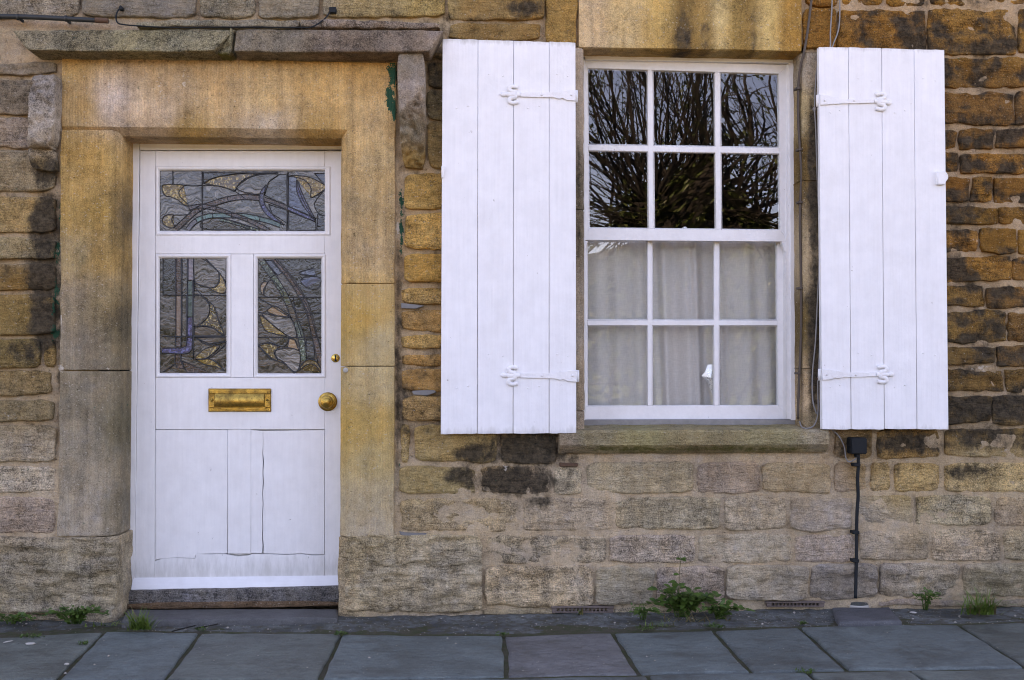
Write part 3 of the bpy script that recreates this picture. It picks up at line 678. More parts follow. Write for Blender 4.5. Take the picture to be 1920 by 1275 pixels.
for v0, v1 in ((244, 694), (696, 1005)):
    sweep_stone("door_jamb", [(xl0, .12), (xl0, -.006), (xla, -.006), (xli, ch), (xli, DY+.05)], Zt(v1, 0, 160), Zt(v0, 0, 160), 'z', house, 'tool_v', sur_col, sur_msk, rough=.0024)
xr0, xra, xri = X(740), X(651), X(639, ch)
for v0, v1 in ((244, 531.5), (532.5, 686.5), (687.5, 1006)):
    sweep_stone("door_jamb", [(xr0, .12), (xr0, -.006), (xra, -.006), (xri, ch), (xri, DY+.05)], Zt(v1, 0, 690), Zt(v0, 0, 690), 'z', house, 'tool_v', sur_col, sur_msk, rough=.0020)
# plinth reveals under the jambs
sweep_stone("plinth_block", [(X(150), -.012), (X(214), -.014), (X(229, .03), .03), (X(231, .03), DY+.06)], -.03, Zt(1007, 0, 160), 'z', house, 'stone', wall_col, wall_msk, rough=.009)
sweep_stone("plinth_block", [(X(700), .0), (X(652), -.004), (X(637, .02), .02), (X(637, .02), DY+.06)], -.03, Zt(1008, 0, 690), 'z', house, 'stone', wall_col, wall_msk, rough=.009)

# ---- hood over the door
hood_pal = pal([((60,70),(140,134,118)),((150,75),(135,130,112)),((250,75),(138,134,112)),((350,75),(142,140,122)),((500,75),(138,134,118)),((650,75),(140,130,116)),((780,70),(142,132,118))])
hood_col = lambda u, v: hood_pal(u, v)*np.array([.74, .68, .60])
def hood_msk(u, v):
    u = np.asarray(u, float).ravel(); v = np.asarray(v, float).ravel()
    mo = np.clip((v-92)/8, 0, 1)*.42+.08*np.clip(1-abs(u-260)/130, 0, 1)+.45*np.clip(1-abs(u-418)/26, 0, 1)
    return np.stack([.12*np.clip(1-abs(u-700)/120, 0, 1)+.3*np.clip(1-abs(u-30)/30, 0, 1), mo, np.zeros(len(u)), np.zeros(len(u))], 1)
def hood_h(u, v, x, z, sd):       # the face leans back a little towards the top
    return .035*np.clip((95-v)/45, 0, 1)
hood = grid_stone("door_hood", ((16, 51), (439, 50), (400, 97), (52, 95)), -.135, .17, house, 'hood', r=.008, rough=.009, colf=hood_col, mskf=hood_msk, hf=hood_h, edge=.005, corner=.004, bedding=1.5, jit=.02)
grid_stone("hood_stone", ((439.5, 50), (832, 52), (806, 97.5), (436.5, 97)), -.135, .17, hood, 'hood', r=.008, rough=.009, colf=hood_col, mskf=hood_msk, hf=hood_h, edge=.005, corner=.004, bedding=1.5, jit=.02)
grid_stone("broken_stone", ((431, 64), (437, 52), (436, 103), (404, 99)), -.095, .13, hood, 'hood', r=.01, rough=.02, sp=.008, colf=hood_col, mskf=hood_msk)
grid_stone("hood_fillet", ((255, 40), (560, 36), (560, 51), (255, 50)), -.05, .09, hood, 'hood', r=.006, rough=.006, colf=lambda u, v: hood_col(u, v)*1.25, mskf=lambda u, v: wall_msk(u, v)*.3)
grid_stone("hood_fillet", ((562, 35), (824, 42), (826, 54), (562, 51)), -.06, .10, hood, 'hood', r=.006, rough=.006, colf=lambda u, v: hood_col(u, v)*1.2, mskf=lambda u, v: wall_msk(u, v)*.3)
br_col = pal([((770,120),(140,128,112)),((770,180),(172,156,138)),((770,240),(150,136,112)),((770,290),(150,118,68)),((75,160),(160,150,138)),((75,220),(178,166,150)),((75,270),(165,150,130)),((75,310),(110,90,60))])
def br_msk(u, v):
    u = np.asarray(u, float).ravel(); v = np.asarray(v, float).ravel()
    return np.stack([.28*np.clip((v-160)/60, 0, 1)*np.clip((290-v)/60, 0, 1)*(u > 600)+.35*np.clip(1-abs(v-165)/26, 0, 1)*(u < 600)+.6*np.clip((v-280)/25, 0, 1)*(u < 600), np.zeros(len(u)), np.zeros(len(u)), np.zeros(len(u))], 1)
def br_h(u, v, x, z, sd):
    t = np.clip((v-(222-(u-742)*1.12))/85, 0, 1)
    brk = np.clip(t*12, 0, 1)
    return .030*brk+.075*t-brk*(.085*np.abs(fbm(x*20, z*20, sd, 3))+.07*fbm(x*38, z*38, sd+7, 2))
grid_stone("bracket", ((743, 99), (797, 99), (797, 309), (752, 305)), -.115, .15, house, 'hood', r=.008, rough=.004, sp=.006, colf=br_col, mskf=br_msk, hf=br_h, edge=.004)
def bl_h(u, v, x, z, sd):
    t = np.clip((v-272)/30, 0, 1)
    return .06*t-(.07*np.abs(fbm(x*14, z*14, sd, 3))+.05*fbm(x*36, z*36, sd, 2))
grid_stone("bracket", ((57, 138), (107, 139), (96, 276), (48, 276)), -.085, .12, house, 'hood', r=.010, rough=.010, sp=.006, colf=br_col, mskf=br_msk, hf=bl_h, edge=.008)
grid_stone("bracket_stump", ((52, 277), (100, 278), (104, 322), (62, 318)), -.035, .07, house, 'hood', r=.012, rough=.02, sp=.008, colf=br_col, mskf=br_msk, edge=.008)
# doorstep: stone threshold, board and worn step
thr_col = pal([((300,1120),(128,122,112)),((600,1120),(118,114,106)),((450,1120),(124,118,108))])
no_msk = lambda u, v: np.zeros((len(np.asarray(u).ravel()), 4))
grid_stone("threshold", ((236, 1108), (640, 1100), (640, 1129), (236, 1133)), DY-.06, .14, house, 'stone', r=.006, rough=.004, colf=thr_col, mskf=no_msk, edge=.002, corner=0.0)
grid_stone("threshold_board", ((236, 1131), (640, 1127), (640, 1137), (236, 1143)), DY-.075, .05, house, 'stone', r=.004, rough=.004, colf=pal([((450, 1135), (118, 92, 70))]), mskf=no_msk, edge=.002)

# ---- window surround
wl_col = pal([((1100,30),(185,155,115)),((1100,70),(188,160,122)),((1170,40),(190,160,112)),((1240,50),(182,148,90)),((1310,50),(165,130,75)),((1355,50),(200,172,118)),((1400,50),(160,125,70)),((1440,50),(185,155,98)),((1480,60),(160,118,60)),((1282,60),(92,72,42)),((1300,60),(120,92,52)),((1330,60),(122,95,55)),((1345,50),(200,172,118)),((1372,60),(150,118,64)),((1412,50),(98,78,46)),((1428,50),(195,162,105))], .16)
def wl_msk(u, v):
    u = np.asarray(u, float).ravel(); v = np.asarray(v, float).ravel()
    return np.stack([blobs([(1282,80,20,70,.66),(1322,70,12,70,.5),(1412,60,8,70,.5),(1470,80,22,30,.4),(1115,20,6,24,.3),(1300,100,220,5,.3)], u, v), np.zeros(len(u)), np.zeros(len(u)), np.zeros(len(u))], 1)
FY = .125                                              # front plane of the window frame
sweep_stone("window_lintel", [(Zt(-46, 0, 1300), .1), (Zt(-46, 0, 1300), -.004), (Zt(92.5, 0, 1300), -.004), (Zt(96, .012, 1300), .012), (Zt(96, .012, 1300), FY+.06)], X(1086), X(1506), 'x', house, 'smooth', wl_col, wl_msk, rough=.003)
wj_col = pal([((1088,150),(165,148,128)),((1088,400),(110,98,80)),((1088,600),(150,134,114)),((1088,780),(150,132,110)),((1500,200),(160,138,100)),((1500,500),(165,145,115)),((1500,760),(185,155,120)),((1522,130),(150,136,116)),((1522,300),(105,82,48)),((1522,600),(105,85,52)),((1522,780),(120,105,80))])
def wj_msk(u, v):
    u = np.asarray(u, float).ravel(); v = np.asarray(v, float).ravel()
    return np.stack([blobs([(1526,330,15,190,1.0),(1526,620,15,190,.95),(1086,330,6,90,.7),(1086,450,5,60,.6)], u, v), np.zeros(len(u)), np.zeros(len(u)), np.zeros(len(u))], 1)
wzb = Zt(806, 0, 1300); wzt = Zt(94, 0, 1300)
for a, c in ((wzb, .95), (.953, 1.9), (1.903, wzt)):
    sweep_stone("window_jamb", [(X(1062), .1), (X(1062), -.003), (X(1093), -.003), (X(1096, .01), .01), (X(1096, .01), FY+.06)], a, c, 'z', house, 'smooth', wj_col, wj_msk, rough=.004)
for a, c in ((wzb, 1.15), (1.152, 2.05), (2.052, wzt-.002)):
    sweep_stone("window_jamb", [(X(1548), .1), (X(1548), -.003), (X(1515), -.003), (X(1507, .012), .012), (X(1502, .03), .03), (X(1502, .03), FY+.06)], a, c, 'z', house, 'smooth', wj_col, wj_msk, rough=.004)
sill_col = pal([((1060,825),(160,142,118)),((1100,815),(150,136,105)),((1200,820),(155,142,100)),((1300,820),(158,142,105)),((1450,820),(152,138,100)),((1545,820),(170,152,122)),((1300,845),(140,122,90))])
def sill_msk(u, v):
    u = np.asarray(u, float).ravel(); v = np.asarray(v, float).ravel()
    return np.stack([blobs([(1300,806,230,4,.35)], u, v), .32*np.clip((u-1050)/40, 0, 1)+.35*np.exp(-((v-841)/5)**2)*np.clip((u-1100)/20, 0, 1)*np.clip((1520-u)/30, 0, 1), np.zeros(len(u)), np.zeros(len(u))], 1)
SY = -.055
zs0 = Zt(806.5, SY, 1300); zs1 = Zt(839, SY, 1300)
sweep_stone("window_sill", [(zs0+.018, FY+.05), (zs0, SY+.01), (zs0-.01, SY), (zs1+.012, SY), (zs1, SY+.012), (zs1-.03, -.004), (zs1-.035, .06)], X(1049, SY, 820), X(1556, SY, 820), 'x', house, 'stone', sill_col, sill_msk, rough=.004)

# ------------------------------------------------------------------ front door
prism("door_frame", [(251, 1106), (262, 279), (262, 1106)], DY-.012, DY+.06, MAT['door'], house, .001) if False else None
prism("door_frame", [(246, 262), (261, 262), (251.5, 1108), (240, 1108)], DY-.008, DY+.06, MAT['door'], house, .002)
prism("door_frame", [(262, 258), (660, 258), (660, 280), (262, 281.5)], DY-.004, DY+.06, MAT['door'], house, .002)
door = empty("front_door", pt(445, 1108, DY+.02), "white painted front door with stained glass and brass letter plate", "door")
def rect(a, b_, c, d): return [(a, b_), (c, b_), (c, d), (a, d)]
dj = lambda e=1.0: random.uniform(-e, e)
prism("stile", [(263, 283), (291, 283), (290.2, 1104), (252.5, 1104)], DY, DY+.044, MAT['door'], door)
prism("stile", [(609, 283), (656, 283), (656, 1104), (608.4, 1104)], DY, DY+.044, MAT['door'], door)
prism("rail", rect(291.3, 283, 608.7, 312), DY+.0008, DY+.044, MAT['door'], door)
prism("rail", rect(291.3, 441, 608.7, 476), DY+.0006, DY+.044, MAT['door'], door)
prism("rail", rect(291.3, 708, 608.6, 805.3), DY+.0006, DY+.044, MAT['door'], door)
prism("muntin", rect(433, 476.5, 475, 707.5), DY+.001, DY+.044, MAT['door'], door)
prism("muntin", rect(426.7, 805.6, 470.5, 1038.2), DY+.0012, DY+.044, MAT['door'], door)
# bottom rail with an opened, stepped joint
prism("rail", [(290.6, 1052), (305, 1047), (330, 1046), (366, 1047.5), (368, 1038.5), (395, 1039.5), (420, 1038.5), (446, 1043.5), (466, 1041.5), (472, 1039), (500, 1039), (540, 1040.5), (566, 1039), (585, 1041.5), (608.2, 1041), (608, 1104), (290, 1104)], DY+.001, DY+.044, MAT['door'], door, .0008)
# lower panels: the right one has split along the grain
prism("panel", [(291.4, 806), (426.4, 806), (426, 1037.8), (367.4, 1037.9), (365.4, 1046.8), (330, 1045.3), (305, 1046.3), (291, 1050)], DY+.0022, DY+.03, MAT['door'], door, .0012)
crk = [(493, 808), (493.3, 830), (492.7, 850), (493.8, 866), (492.9, 885), (493.6, 905), (492.4, 925), (493.3, 945), (492.2, 965), (492.8, 990), (491.8, 1008), (493.4, 1022), (492.6, 1037)]
wid = [.4, .7, 1.3, 2.3, 1.4, 2.1, 1.2, 1.4, 1.2, 1.5, 1.7, 2.4, 3.0]
prism("panel", [(470.8, 806.2)]+[(a-w*.5, v) for (a, v), w in zip(crk, wid)]+[(470.8, 1037)], DY+.0020, DY+.03, MAT['door'], door, .0003)
prism("panel", [(a+w*.5, v) for (a, v), w in zip(crk, wid)][::-1]+[(608, 806.2)]+[(607.6, 1039.6), (585, 1039.6), (566, 1037.4), (540, 1038.6), (500, 1037.6)], DY+.0030, DY+.03, MAT['door'], door, .0003)
bxw("backing", *sorted((X(262, DY), X(640, DY))), DY+.036, DY+.040, Zt(1100, DY), Zt(706, DY), MAT['door'], door)
# weatherboard along the foot
wb = []
ly0, lz0 = DY, Zt(1081, DY)
prof = [(0, 0), (-.004, .001), (-.012, -.010), (-.022, -.022), (-.030, -.038), (-.034, -.052), (-.034, -.062), (-.026, -.066), (0.0, -.066)]
n = 60; xa, xb = X(246.5, DY-.03, 1100), X(655, DY-.03, 1100)
V = []
for i in range(n+1):
    x = xa+(xb-xa)*i/n
    for j, (dy, dz) in enumerate(prof):
        w = .006*float(fbm(np.array([x*30.]), 0, 3.3, 3)[0]) if j in (5, 6, 7) else 0
        V.append((x, ly0+dy, lz0+dz+w))
m = len(prof); Fc = [(i*m+j, i*m+(j+1) % m, (i+1)*m+(j+1) % m, (i+1)*m+j) for i in range(n) for j in range(m)]+[tuple(range(m)), tuple(n*m+j for j in range(m))[::-1]]
o = mk("weatherboard", V, Fc, paint_mat("worn_weatherboard_paint", (.79, .79, .79), (4, 60, 60), .5, 1.0, .003), door); autosmooth(o, 50)

# glazing mouldings: mitred quarter-round frames
def moulding(x0, y0, x1, y1, wdt, name="glazing_bead"):
    ins = lambda k: [(x0+k, y0+k), (x1-k, y0+k), (x1-k, y1-k), (x0+k, y1-k)]
    st_ = [(0, 0.0), (1.2, -.003), (wdt*.35, -.004), (wdt*.7, .004), (wdt, .012), (wdt, .022)]
    for e in range(4):
        V = []; Fc = []
        for k, dy in st_:
            q = ins(k); 
            for p in (q[e], q[(e+1) % 4]): V.append(pt(p[0], p[1], DY+dy) if True else 0)
        for i in range(len(st_)-1): Fc.append((2*i, 2*i+1, 2*i+3, 2*i+2))
        o = mk(name, V, [f[::-1] for f in Fc], MAT['door'], door, True)
moulding(291.5, 312, 620, 441.5, 8.5); moulding(291.5, 476.5, 433, 708, 8.5); moulding(475.5, 476.5, 611, 708.5, 8.5)

# stained glass -------------------------------------------------------------
GY = DY+.018
C1 = lambda p: (240+p[0]/4.552, 260+p[1]/4.552)
C2 = lambda p: (270+p[0]/4.903, 460+p[1]/4.903)
_lift = [0]
def flat_poly(name, pts, y, mat, parent, thick=.0008):
    _lift[0] += 1; y = y-.00006*(_lift[0] % 41); ca, cb = random.uniform(-.03, .03), random.uniform(-.03, .03)
    q = [pt(u, v, y) for u, v in pts]; mx_ = sum(p[0] for p in q)/len(q); mz_ = sum(p[2] for p in q)/len(q)
    bm = bmesh.new(); vs = [bm.verts.new((p[0], p[1]+max(-.001, min(.001, ca*(p[0]-mx_)+cb*(p[2]-mz_))), p[2])) for p in q]; f = bm.faces.new(vs)
    bmesh.ops.triangulate(bm, faces=[f])
    r = bmesh.ops.extrude_face_region(bm, geom=bm.faces[:])
    for g_ in r["geom"]:
        if isinstance(g_, bmesh.types.BMVert): g_.co.y += thick
    return mkbm(name, bm, MAT[mat], parent, False)
def came(pts, parent, w=.0022, k=6):
    P = spline(np.array([pt(u, v, GY-.0055) for u, v in pts]), k)
    V, Fc = tubegeo(P, w*1.25, 6, .9); return mk("lead_came", V, Fc, MAT['lead'], parent)
def piece(pts, mat, parent, C, smooth=True, lead=True, lift=0):
    q = [C(p) for p in pts]
    if smooth:
        Q = np.array(q+[q[0]]); n_ = len(q)
        Q = np.array([q[-1]]+q+[q[0], q[1]]); out = []
        for i in range(1, n_+1):
            for t in np.linspace(0, 1, 4, endpoint=False):
                out.append(.5*((2*Q[i])+(-Q[i-1]+Q[i+1])*t+(2*Q[i-1]-5*Q[i]+4*Q[i+1]-Q[i+2])*t*t+(-Q[i-1]+3*Q[i]-3*Q[i+1]+Q[i+2])*t**3))
        q = [tuple(p) for p in out]
    flat_poly("glass_piece", q, GY-.0022-lift, mat, parent)
    if lead: came(q+[q[0]], parent, .0018, 1)
def band(pts, wd, mats, parent, C, taper=False):
    P = spline(np.array([C(p) for p in pts]), 6); n_ = len(P)
    T = np.gradient(P, axis=0); T /= np.linalg.norm(T, axis=1)[:, None]; N = np.stack([-T[:, 1], T[:, 0]], 1)
    w = np.full(n_, wd/4.7/2)
    if taper: w = w*np.clip(np.sin(np.linspace(.12, math.pi-.12, n_))*1.15, .1, 1)
    A = P+N*w[:, None]; B = P-N*w[:, None]
    cut = np.linspace(0, n_-1, len(mats)+1).round().astype(int)
    for i, mname in enumerate(mats):
        a, c = cut[i], cut[i+1]
        flat_poly("glass_piece", [tuple(p) for p in A[a:c+1]]+[tuple(p) for p in B[a:c+1][::-1]], GY-.0026, mname, parent)
        if i: came([tuple(A[a]), tuple(B[a])], parent, .0016, 1)
    came([tuple(p) for p in A], parent, .0018, 1); came([tuple(p) for p in B], parent, .0018, 1)
def panel(poly, mat):
    bm = bmesh.new(); vs = [bm.verts.new(pt(u, v, GY)) for u, v in poly]+[bm.verts.new(pt(u, v, GY+.004)) for u, v in poly]
    n_ = len(poly); bm.faces.new(vs[:n_]); bm.faces.new(vs[n_:][::-1])
    for i in range(n_): bm.faces.new((vs[i], vs[n_+i], vs[n_+(i+1) % n_], vs[(i+1) % n_]))
    return mkbm("stained_glass", bm, MAT[mat], door)
# top light
t1 = panel(rect(298, 317, 614, 436), 'g_grey')
piece([(640,290),(1280,290),(1130,300),(950,298),(800,315),(700,345),(645,385)], 'g_dark', t1, C1, False)
piece([(930,430),(960,380),(1060,320),(1200,300),(1280,310),(1200,370),(1160,460),(1060,470)], 'g_grey', t1, C1)
piece([(1165,480),(1200,370),(1290,305),(1355,305),(1355,560),(1260,530)], 'g_dark', t1, C1, False)
piece([(1370,320),(1440,330),(1450,420),(1500,540),(1580,680),(1480,630),(1370,580)], 'g_sky', t1, C1, False)
piece([(1200,560),(1355,610),(1355,720),(1230,640)], 'g_dark', t1, C1, False)
piece([(1370,620),(1600,710),(1600,780),(1370,780)], 'g_dark', t1, C1, False)
piece([(1620,640),(1690,660),(1690,785),(1610,785)], 'g_sky', t1, C1, False)
piece([(1590,560),(1640,480),(1690,450),(1690,640),(1630,640)], 'g_grey', t1, C1)
piece([(650,770),(640,700),(760,675),(900,710),(1040,770)], 'g_pale', t1, C1)
piece([(650,380),(720,340),(820,315),(950,300),(1100,298),(1000,340),(940,390),(910,440),(840,420),(760,400)], 'g_gold', t1, C1)
piece([(290,405),(340,390),(460,393),(475,405),(435,450),(440,490),(480,530),(515,572),(470,560),(420,520),(360,495),(310,480)], 'g_gold', t1, C1)
piece([(290,700),(310,660),(360,645),(385,650),(370,690),(395,750),(360,760),(310,735)], 'g_gold', t1, C1)
piece([(1380,315),(1500,320),(1600,350),(1690,410),(1640,460),(1560,500),(1560,420),(1500,350)], 'g_gold', t1, C1)
piece([(1590,296),(1690,296),(1690,395),(1640,350)], 'g_sky', t1, C1, False)  # this corner's blue paints the sky's reflection into the glass colour
came([C1(p) for p in ((632,280),(632,785))], t1); came([C1(p) for p in ((1364,285),(1355,790))], t1); came([C1(p) for p in ((380,275),(382,385))], t1, .0016)
came([C1(p) for p in ((460,394),(560,402),(632,396))], t1, .0016); came([C1(p) for p in ((632,398),(760,402),(850,425),(930,460),(1000,510))], t1, .0016)
came([C1(p) for p in ((515,572),(530,635),(470,650),(385,650))], t1, .0016)
band([(405,775),(500,685),(600,600),(720,555),(850,515),(980,497),(1120,505)], 44, ['g_brown']*3, t1, C1)
band([(510,775),(560,715),(640,672),(740,655),(860,655),(1000,660),(1180,698),(1300,738)], 40, ['g_lav', 'g_teal', 'g_teal', 'g_teal', 'g_teal'], t1, C1)
band([(515,592),(620,575),(750,597),(900,650),(1020,692),(1130,745),(1200,785)], 34, ['g_brown']*3, t1, C1)
band([(780,690),(900,715),(1040,760),(1120,785)], 24, ['g_green'], t1, C1)
band([(1165,515),(1260,548),(1360,590),(1480,640),(1600,695)], 32, ['g_brown', 'g_blue'], t1, C1)
band([(1180,395),(1142,470),(1150,570),(1220,660),(1330,735)], 40, ['g_blue']*2, t1, C1, True)
band([(1440,350),(1460,450),(1510,560),(1600,700)], 40, ['g_blue'], t1, C1, True)
# left light
t2 = panel(rect(300, 481, 428, 703), 'g_grey')
piece([(460,120),(530,120),(640,200),(690,260),(690,330),(640,385),(560,375),(470,335)], 'g_pale', t2, C2)
piece([(560,115),(755,115),(752,330),(700,260),(640,195)], 'g_pale', t2, C2, False)
piece([(462,470),(540,475),(600,545),(600,620),(560,690),(462,738)], 'g_pale', t2, C2)
piece([(470,850),(600,905),(740,880),(740,845)], 'g_pale', t2, C2, False)
piece([(470,750),(560,745),(640,765),(720,830),(460,832)], 'g_pale', t2, C2, False)
piece([(175,118),(288,118),(288,455),(175,455)], 'g_dark', t2, C2, False)
piece([(690,250),(740,330),(752,420),(700,440),(600,395),(660,380),(690,320)], 'g_gold', t2, C2)
piece([(600,520),(650,580),(680,680),(732,828),(640,760),(510,737),(570,680),(605,600)], 'g_gold', t2, C2)
piece([(470,1045),(520,980),(600,935),(690,925),(640,985),(570,1035)], 'g_gold', t2, C2)
piece([(480,1052),(560,1044),(640,1060),(738,1155),(660,1115),(560,1097)], 'g_gold', t2, C2)
for q, mname in (((292,115,342,456),'g_brown'),((292,462,342,832),'g_tan'),((290,845,338,932),'g_brown'),((348,115,398,456),'g_grey'),((348,462,392,832),'g_pale'),((404,115,456,318),'g_lav'),((400,324,448,655),'g_teal'),((398,660,446,832),'g_blue')):
    piece([(q[0], q[1]), (q[2], q[1]), (q[2], q[3]), (q[0], q[3])], mname, t2, C2, False)
piece([(396,845),(444,845),(442,950),(415,985),(370,998),(165,990),(165,945),(340,942),(385,925)], 'g_blue', t2, C2, False)
piece([(285,1000),(338,1000),(338,1070),(380,1140),(300,1125),(282,1080)], 'g_brown', t2, C2, False)
piece([(350,1065),(430,1095),(600,1172),(400,1172),(365,1120)], 'g_brown', t2, C2, False)
for L in (((172,458),(765,460)),((170,838),(765,840)),((458,320),(452,1050)),((172,1165),(285,1090)),((460,340),(560,380),(650,387),(695,330)),((460,380),(540,470),(600,545)),((455,742),(600,745),(740,830)),((465,1045),(600,1035),(765,895)),((470,850),(590,915),(765,885)),((640,200),(720,290),(758,400))):
    came([C2(p) for p in L], t2, .0019)
# right light
t3 = panel(rect(479, 481, 607, 705), 'g_grey')
piece([(1200,125),(1640,125),(1640,475),(1470,475),(1330,270)], 'g_dark', t3, C2, False)
piece([(1460,480),(1640,480),(1640,1000),(1580,820),(1520,600)], 'g_dark', t3, C2, False)
piece([(1370,480),(1440,480),(1500,610),(1540,840),(1450,840),(1400,680)], 'g_dark', t3, C2, False)
piece([(1490,860),(1550,860),(1570,1040),(1490,1040)], 'g_dark', t3, C2, False)
piece([(1430,245),(1560,205),(1585,280),(1430,268)], 'g_sky', t3, C2, False)
piece([(1440,330),(1480,290),(1600,290),(1630,330),(1590,400),(1500,390)], 'g_sky', t3, C2)
piece([(1110,135),(1185,140),(1275,250),(1225,275)], 'g_sky', t3, C2, False)
piece([(1130,350),(1180,320),(1240,380),(1280,465),(1110,465)], 'g_pale', t3, C2)
piece([(1080,620),(1180,645),(1350,672),(1400,830),(1330,835),(1180,730)], 'g_pale', t3, C2)
piece([(1210,970),(1280,945),(1425,970),(1425,1120),(1380,1160),(1280,1070),(1220,1030)], 'g_pale', t3, C2)
piece([(1080,440),(1068,380),(1100,335),(1135,345),(1100,400),(1096,455)], 'g_pink', t3, C2)
piece([(1130,605),(1200,560),(1270,600),(1350,660),(1250,652)], 'g_pink', t3, C2)
piece([(1062,645),(1150,700),(1230,770),(1310,832),(1200,812),(1110,775)], 'g_gold', t3, C2)
piece([(1335,855),(1385,870),(1422,965),(1320,940)], 'g_pink', t3, C2, False)
piece([(1058,925),(1110,898),(1230,930),(1195,990),(1225,1062),(1150,1030)], 'g_gold', t3, C2)
piece([(1420,1150),(1470,1070),(1560,1050),(1622,1130),(1622,1165),(1570,1100),(1500,1095)], 'g_gold', t3, C2)
band([(1085,150),(1200,310),(1290,455),(1370,640),(1440,830),(1468,1060)], 52, ['g_green', 'g_green', 'g_olive', 'g_pale', 'g_green', 'g_green'], t3, C2)
band([(1185,120),(1320,275),(1420,420),(1500,575),(1560,800),(1620,1060)], 46, ['g_brown']*6, t3, C2)
for L in (((1040,475),(1640,478)),((1040,845),(1640,848)),((1400,620),(1640,622)),((1045,480),(1150,540),(1260,610),(1360,668)),((1045,612),(1180,640),(1360,662)),((1045,930),(1150,893),(1280,930),(1340,852)),((1058,930),(1180,1040),(1290,1090),(1390,1185)),((1370,1185),(1430,1130),(1500,1050),(1600,1070)),((1200,965),(1320,940),(1430,968))):
    came([C2(p) for p in L], t3, .0019)

# letter plate, knob, keyhole -------------------------------------------------
lp = prism("letter_plate", rect(390.5, 728.5, 508, 772), DY-.006, DY+.001, MAT['brass'], door, .002)
V = []; nu, nv = 16, 10
for j in range(nv+1):
    for i in range(nu+1):
        s, t = i/nu, j/nv; x, y, z = pt(403+92*s, 738+25.5*t, DY-.008)
        V.append((x, DY-.0075-.010*math.sin(math.pi*min(1, t*1.0))*(.75+.25*math.sin(math.pi*s))-.004*t, z))
mk("flap", V, [tuple(f)[::-1] for f in grid_faces(nu+1, nv+1)[:, ::-1].tolist()], MAT['brass'], lp)
for q in (rect(391.5, 729.5, 507, 737.5), rect(391.5, 764.5, 507, 771), rect(391.5, 738, 402.5, 764), rect(495.5, 738, 507, 764)):
    prism("border", q, DY-.0105, DY-.004, MAT['brass'], lp, .002)
for u in (397.5, 501): 
    V, Fc = lathe([(.0, -.001), (.0055, 0), (.006, .006), (.0045, .010), (0.0005, .0115)], 12); V = V[:, [0, 2, 1]]*np.array([1, -1, 1])
    mk("rivet", V+np.array(pt(u, 750, DY-.0105)), Fc, MAT['brass'], lp)
prism("pull_bar", [(400, 766.5), (403.5, 766.5), (449, 768.8), (495, 766.5), (498.5, 766.5), (498, 763), (449, 765), (401, 763)], DY-.019, DY-.009, MAT['brass'], lp, .0015)
kn = [(.001, 0), (.0445, 0), (.0455, .004), (.042, .007), (.037, .0075), (.0365, .011), (.030, .013), (.018, .014), (.016, .022), (.022, .028), (.030, .034), (.0315, .040), (.029, .046), (.023, .049), (.020, .0495), (.0195, .052), (.012, .0555), (.001, .057)]
V, Fc = lathe(kn, 40); V = V[:, [0, 2, 1]]*np.array([1, -1, 1])
o = mk("door_knob", V+np.array(pt(614.5, 753, DY)), Fc, MAT['brass'], door); autosmooth(o, 35)
V, Fc = lathe([(.001, 0), (.0205, 0), (.0205, .002), (.0175, .0045), (.001, .005)], 28); V = V[:, [0, 2, 1]]*np.array([1, -1, 1])
esc = mk("escutcheon", V+np.array(pt(629, 671.5, DY)), Fc, simple("bright_brass", (.62, .40, .10), .3, 1.0, .3, 60), door)
prism("keyhole", [(627, 667.5), (628.2, 665.6), (630, 665.6), (631.2, 667.5), (630.4, 670), (631.2, 677.5), (627.2, 677.5), (628, 670)], DY-.0056, DY-.004, MAT['black'], esc, 0)
for u in (623.4, 634.7): V, Fc = lathe([(.0005, 0), (.0024, 0), (.0018, .0015), (.0005, .002)], 8); V = V[:, [0, 2, 1]]*np.array([1, -1, 1]); mk("screw", V+np.array(pt(u, 671.5, DY-.0046)), Fc, MAT['rust'], esc)

# ------------------------------------------------------------------ sash window
win = empty("sash_window", pt(1295, 792, FY+.03), "white sash window with twelve panes between the two white shutters", "window")
fr = prism("frame", [(1085, 103), (1488, 112), (1495, 790), (1087, 791.5)], FY+.085, FY+.10, MAT['room'], win, 0) if False else None
prism("frame_jamb", [(1090, 106), (1098, 106.5), (1097.5, 788), (1089, 788)], FY, FY+.11, MAT['sash'], win)
prism("frame_jamb", [(1480, 116), (1489.5, 116), (1497, 788), (1484, 788)], FY, FY+.11, MAT['sash'], win)
prism("parting_bead", [(1476, 120), (1481, 120), (1485, 786), (1474.5, 786), (1474, 470)], FY+.012, FY+.1, MAT['sash'], win)
prism("frame_head", [(1090, 104), (1490, 111.5), (1490, 118), (1090, 112)], FY, FY+.11, MAT['sash'], win)
prism("frame_sill", [(1089, 787.5), (1497, 786.5), (1497, 801), (1089, 803)], FY+.006, FY+.13, MAT['stone'], win)
for o in win.children:
    if o.name.startswith("frame_sill"):
        me = o.data; me.materials.clear(); me.materials.append(simple("weathered_grey_sill", (.22, .21, .20), .8, 0, .4, 30, .002))
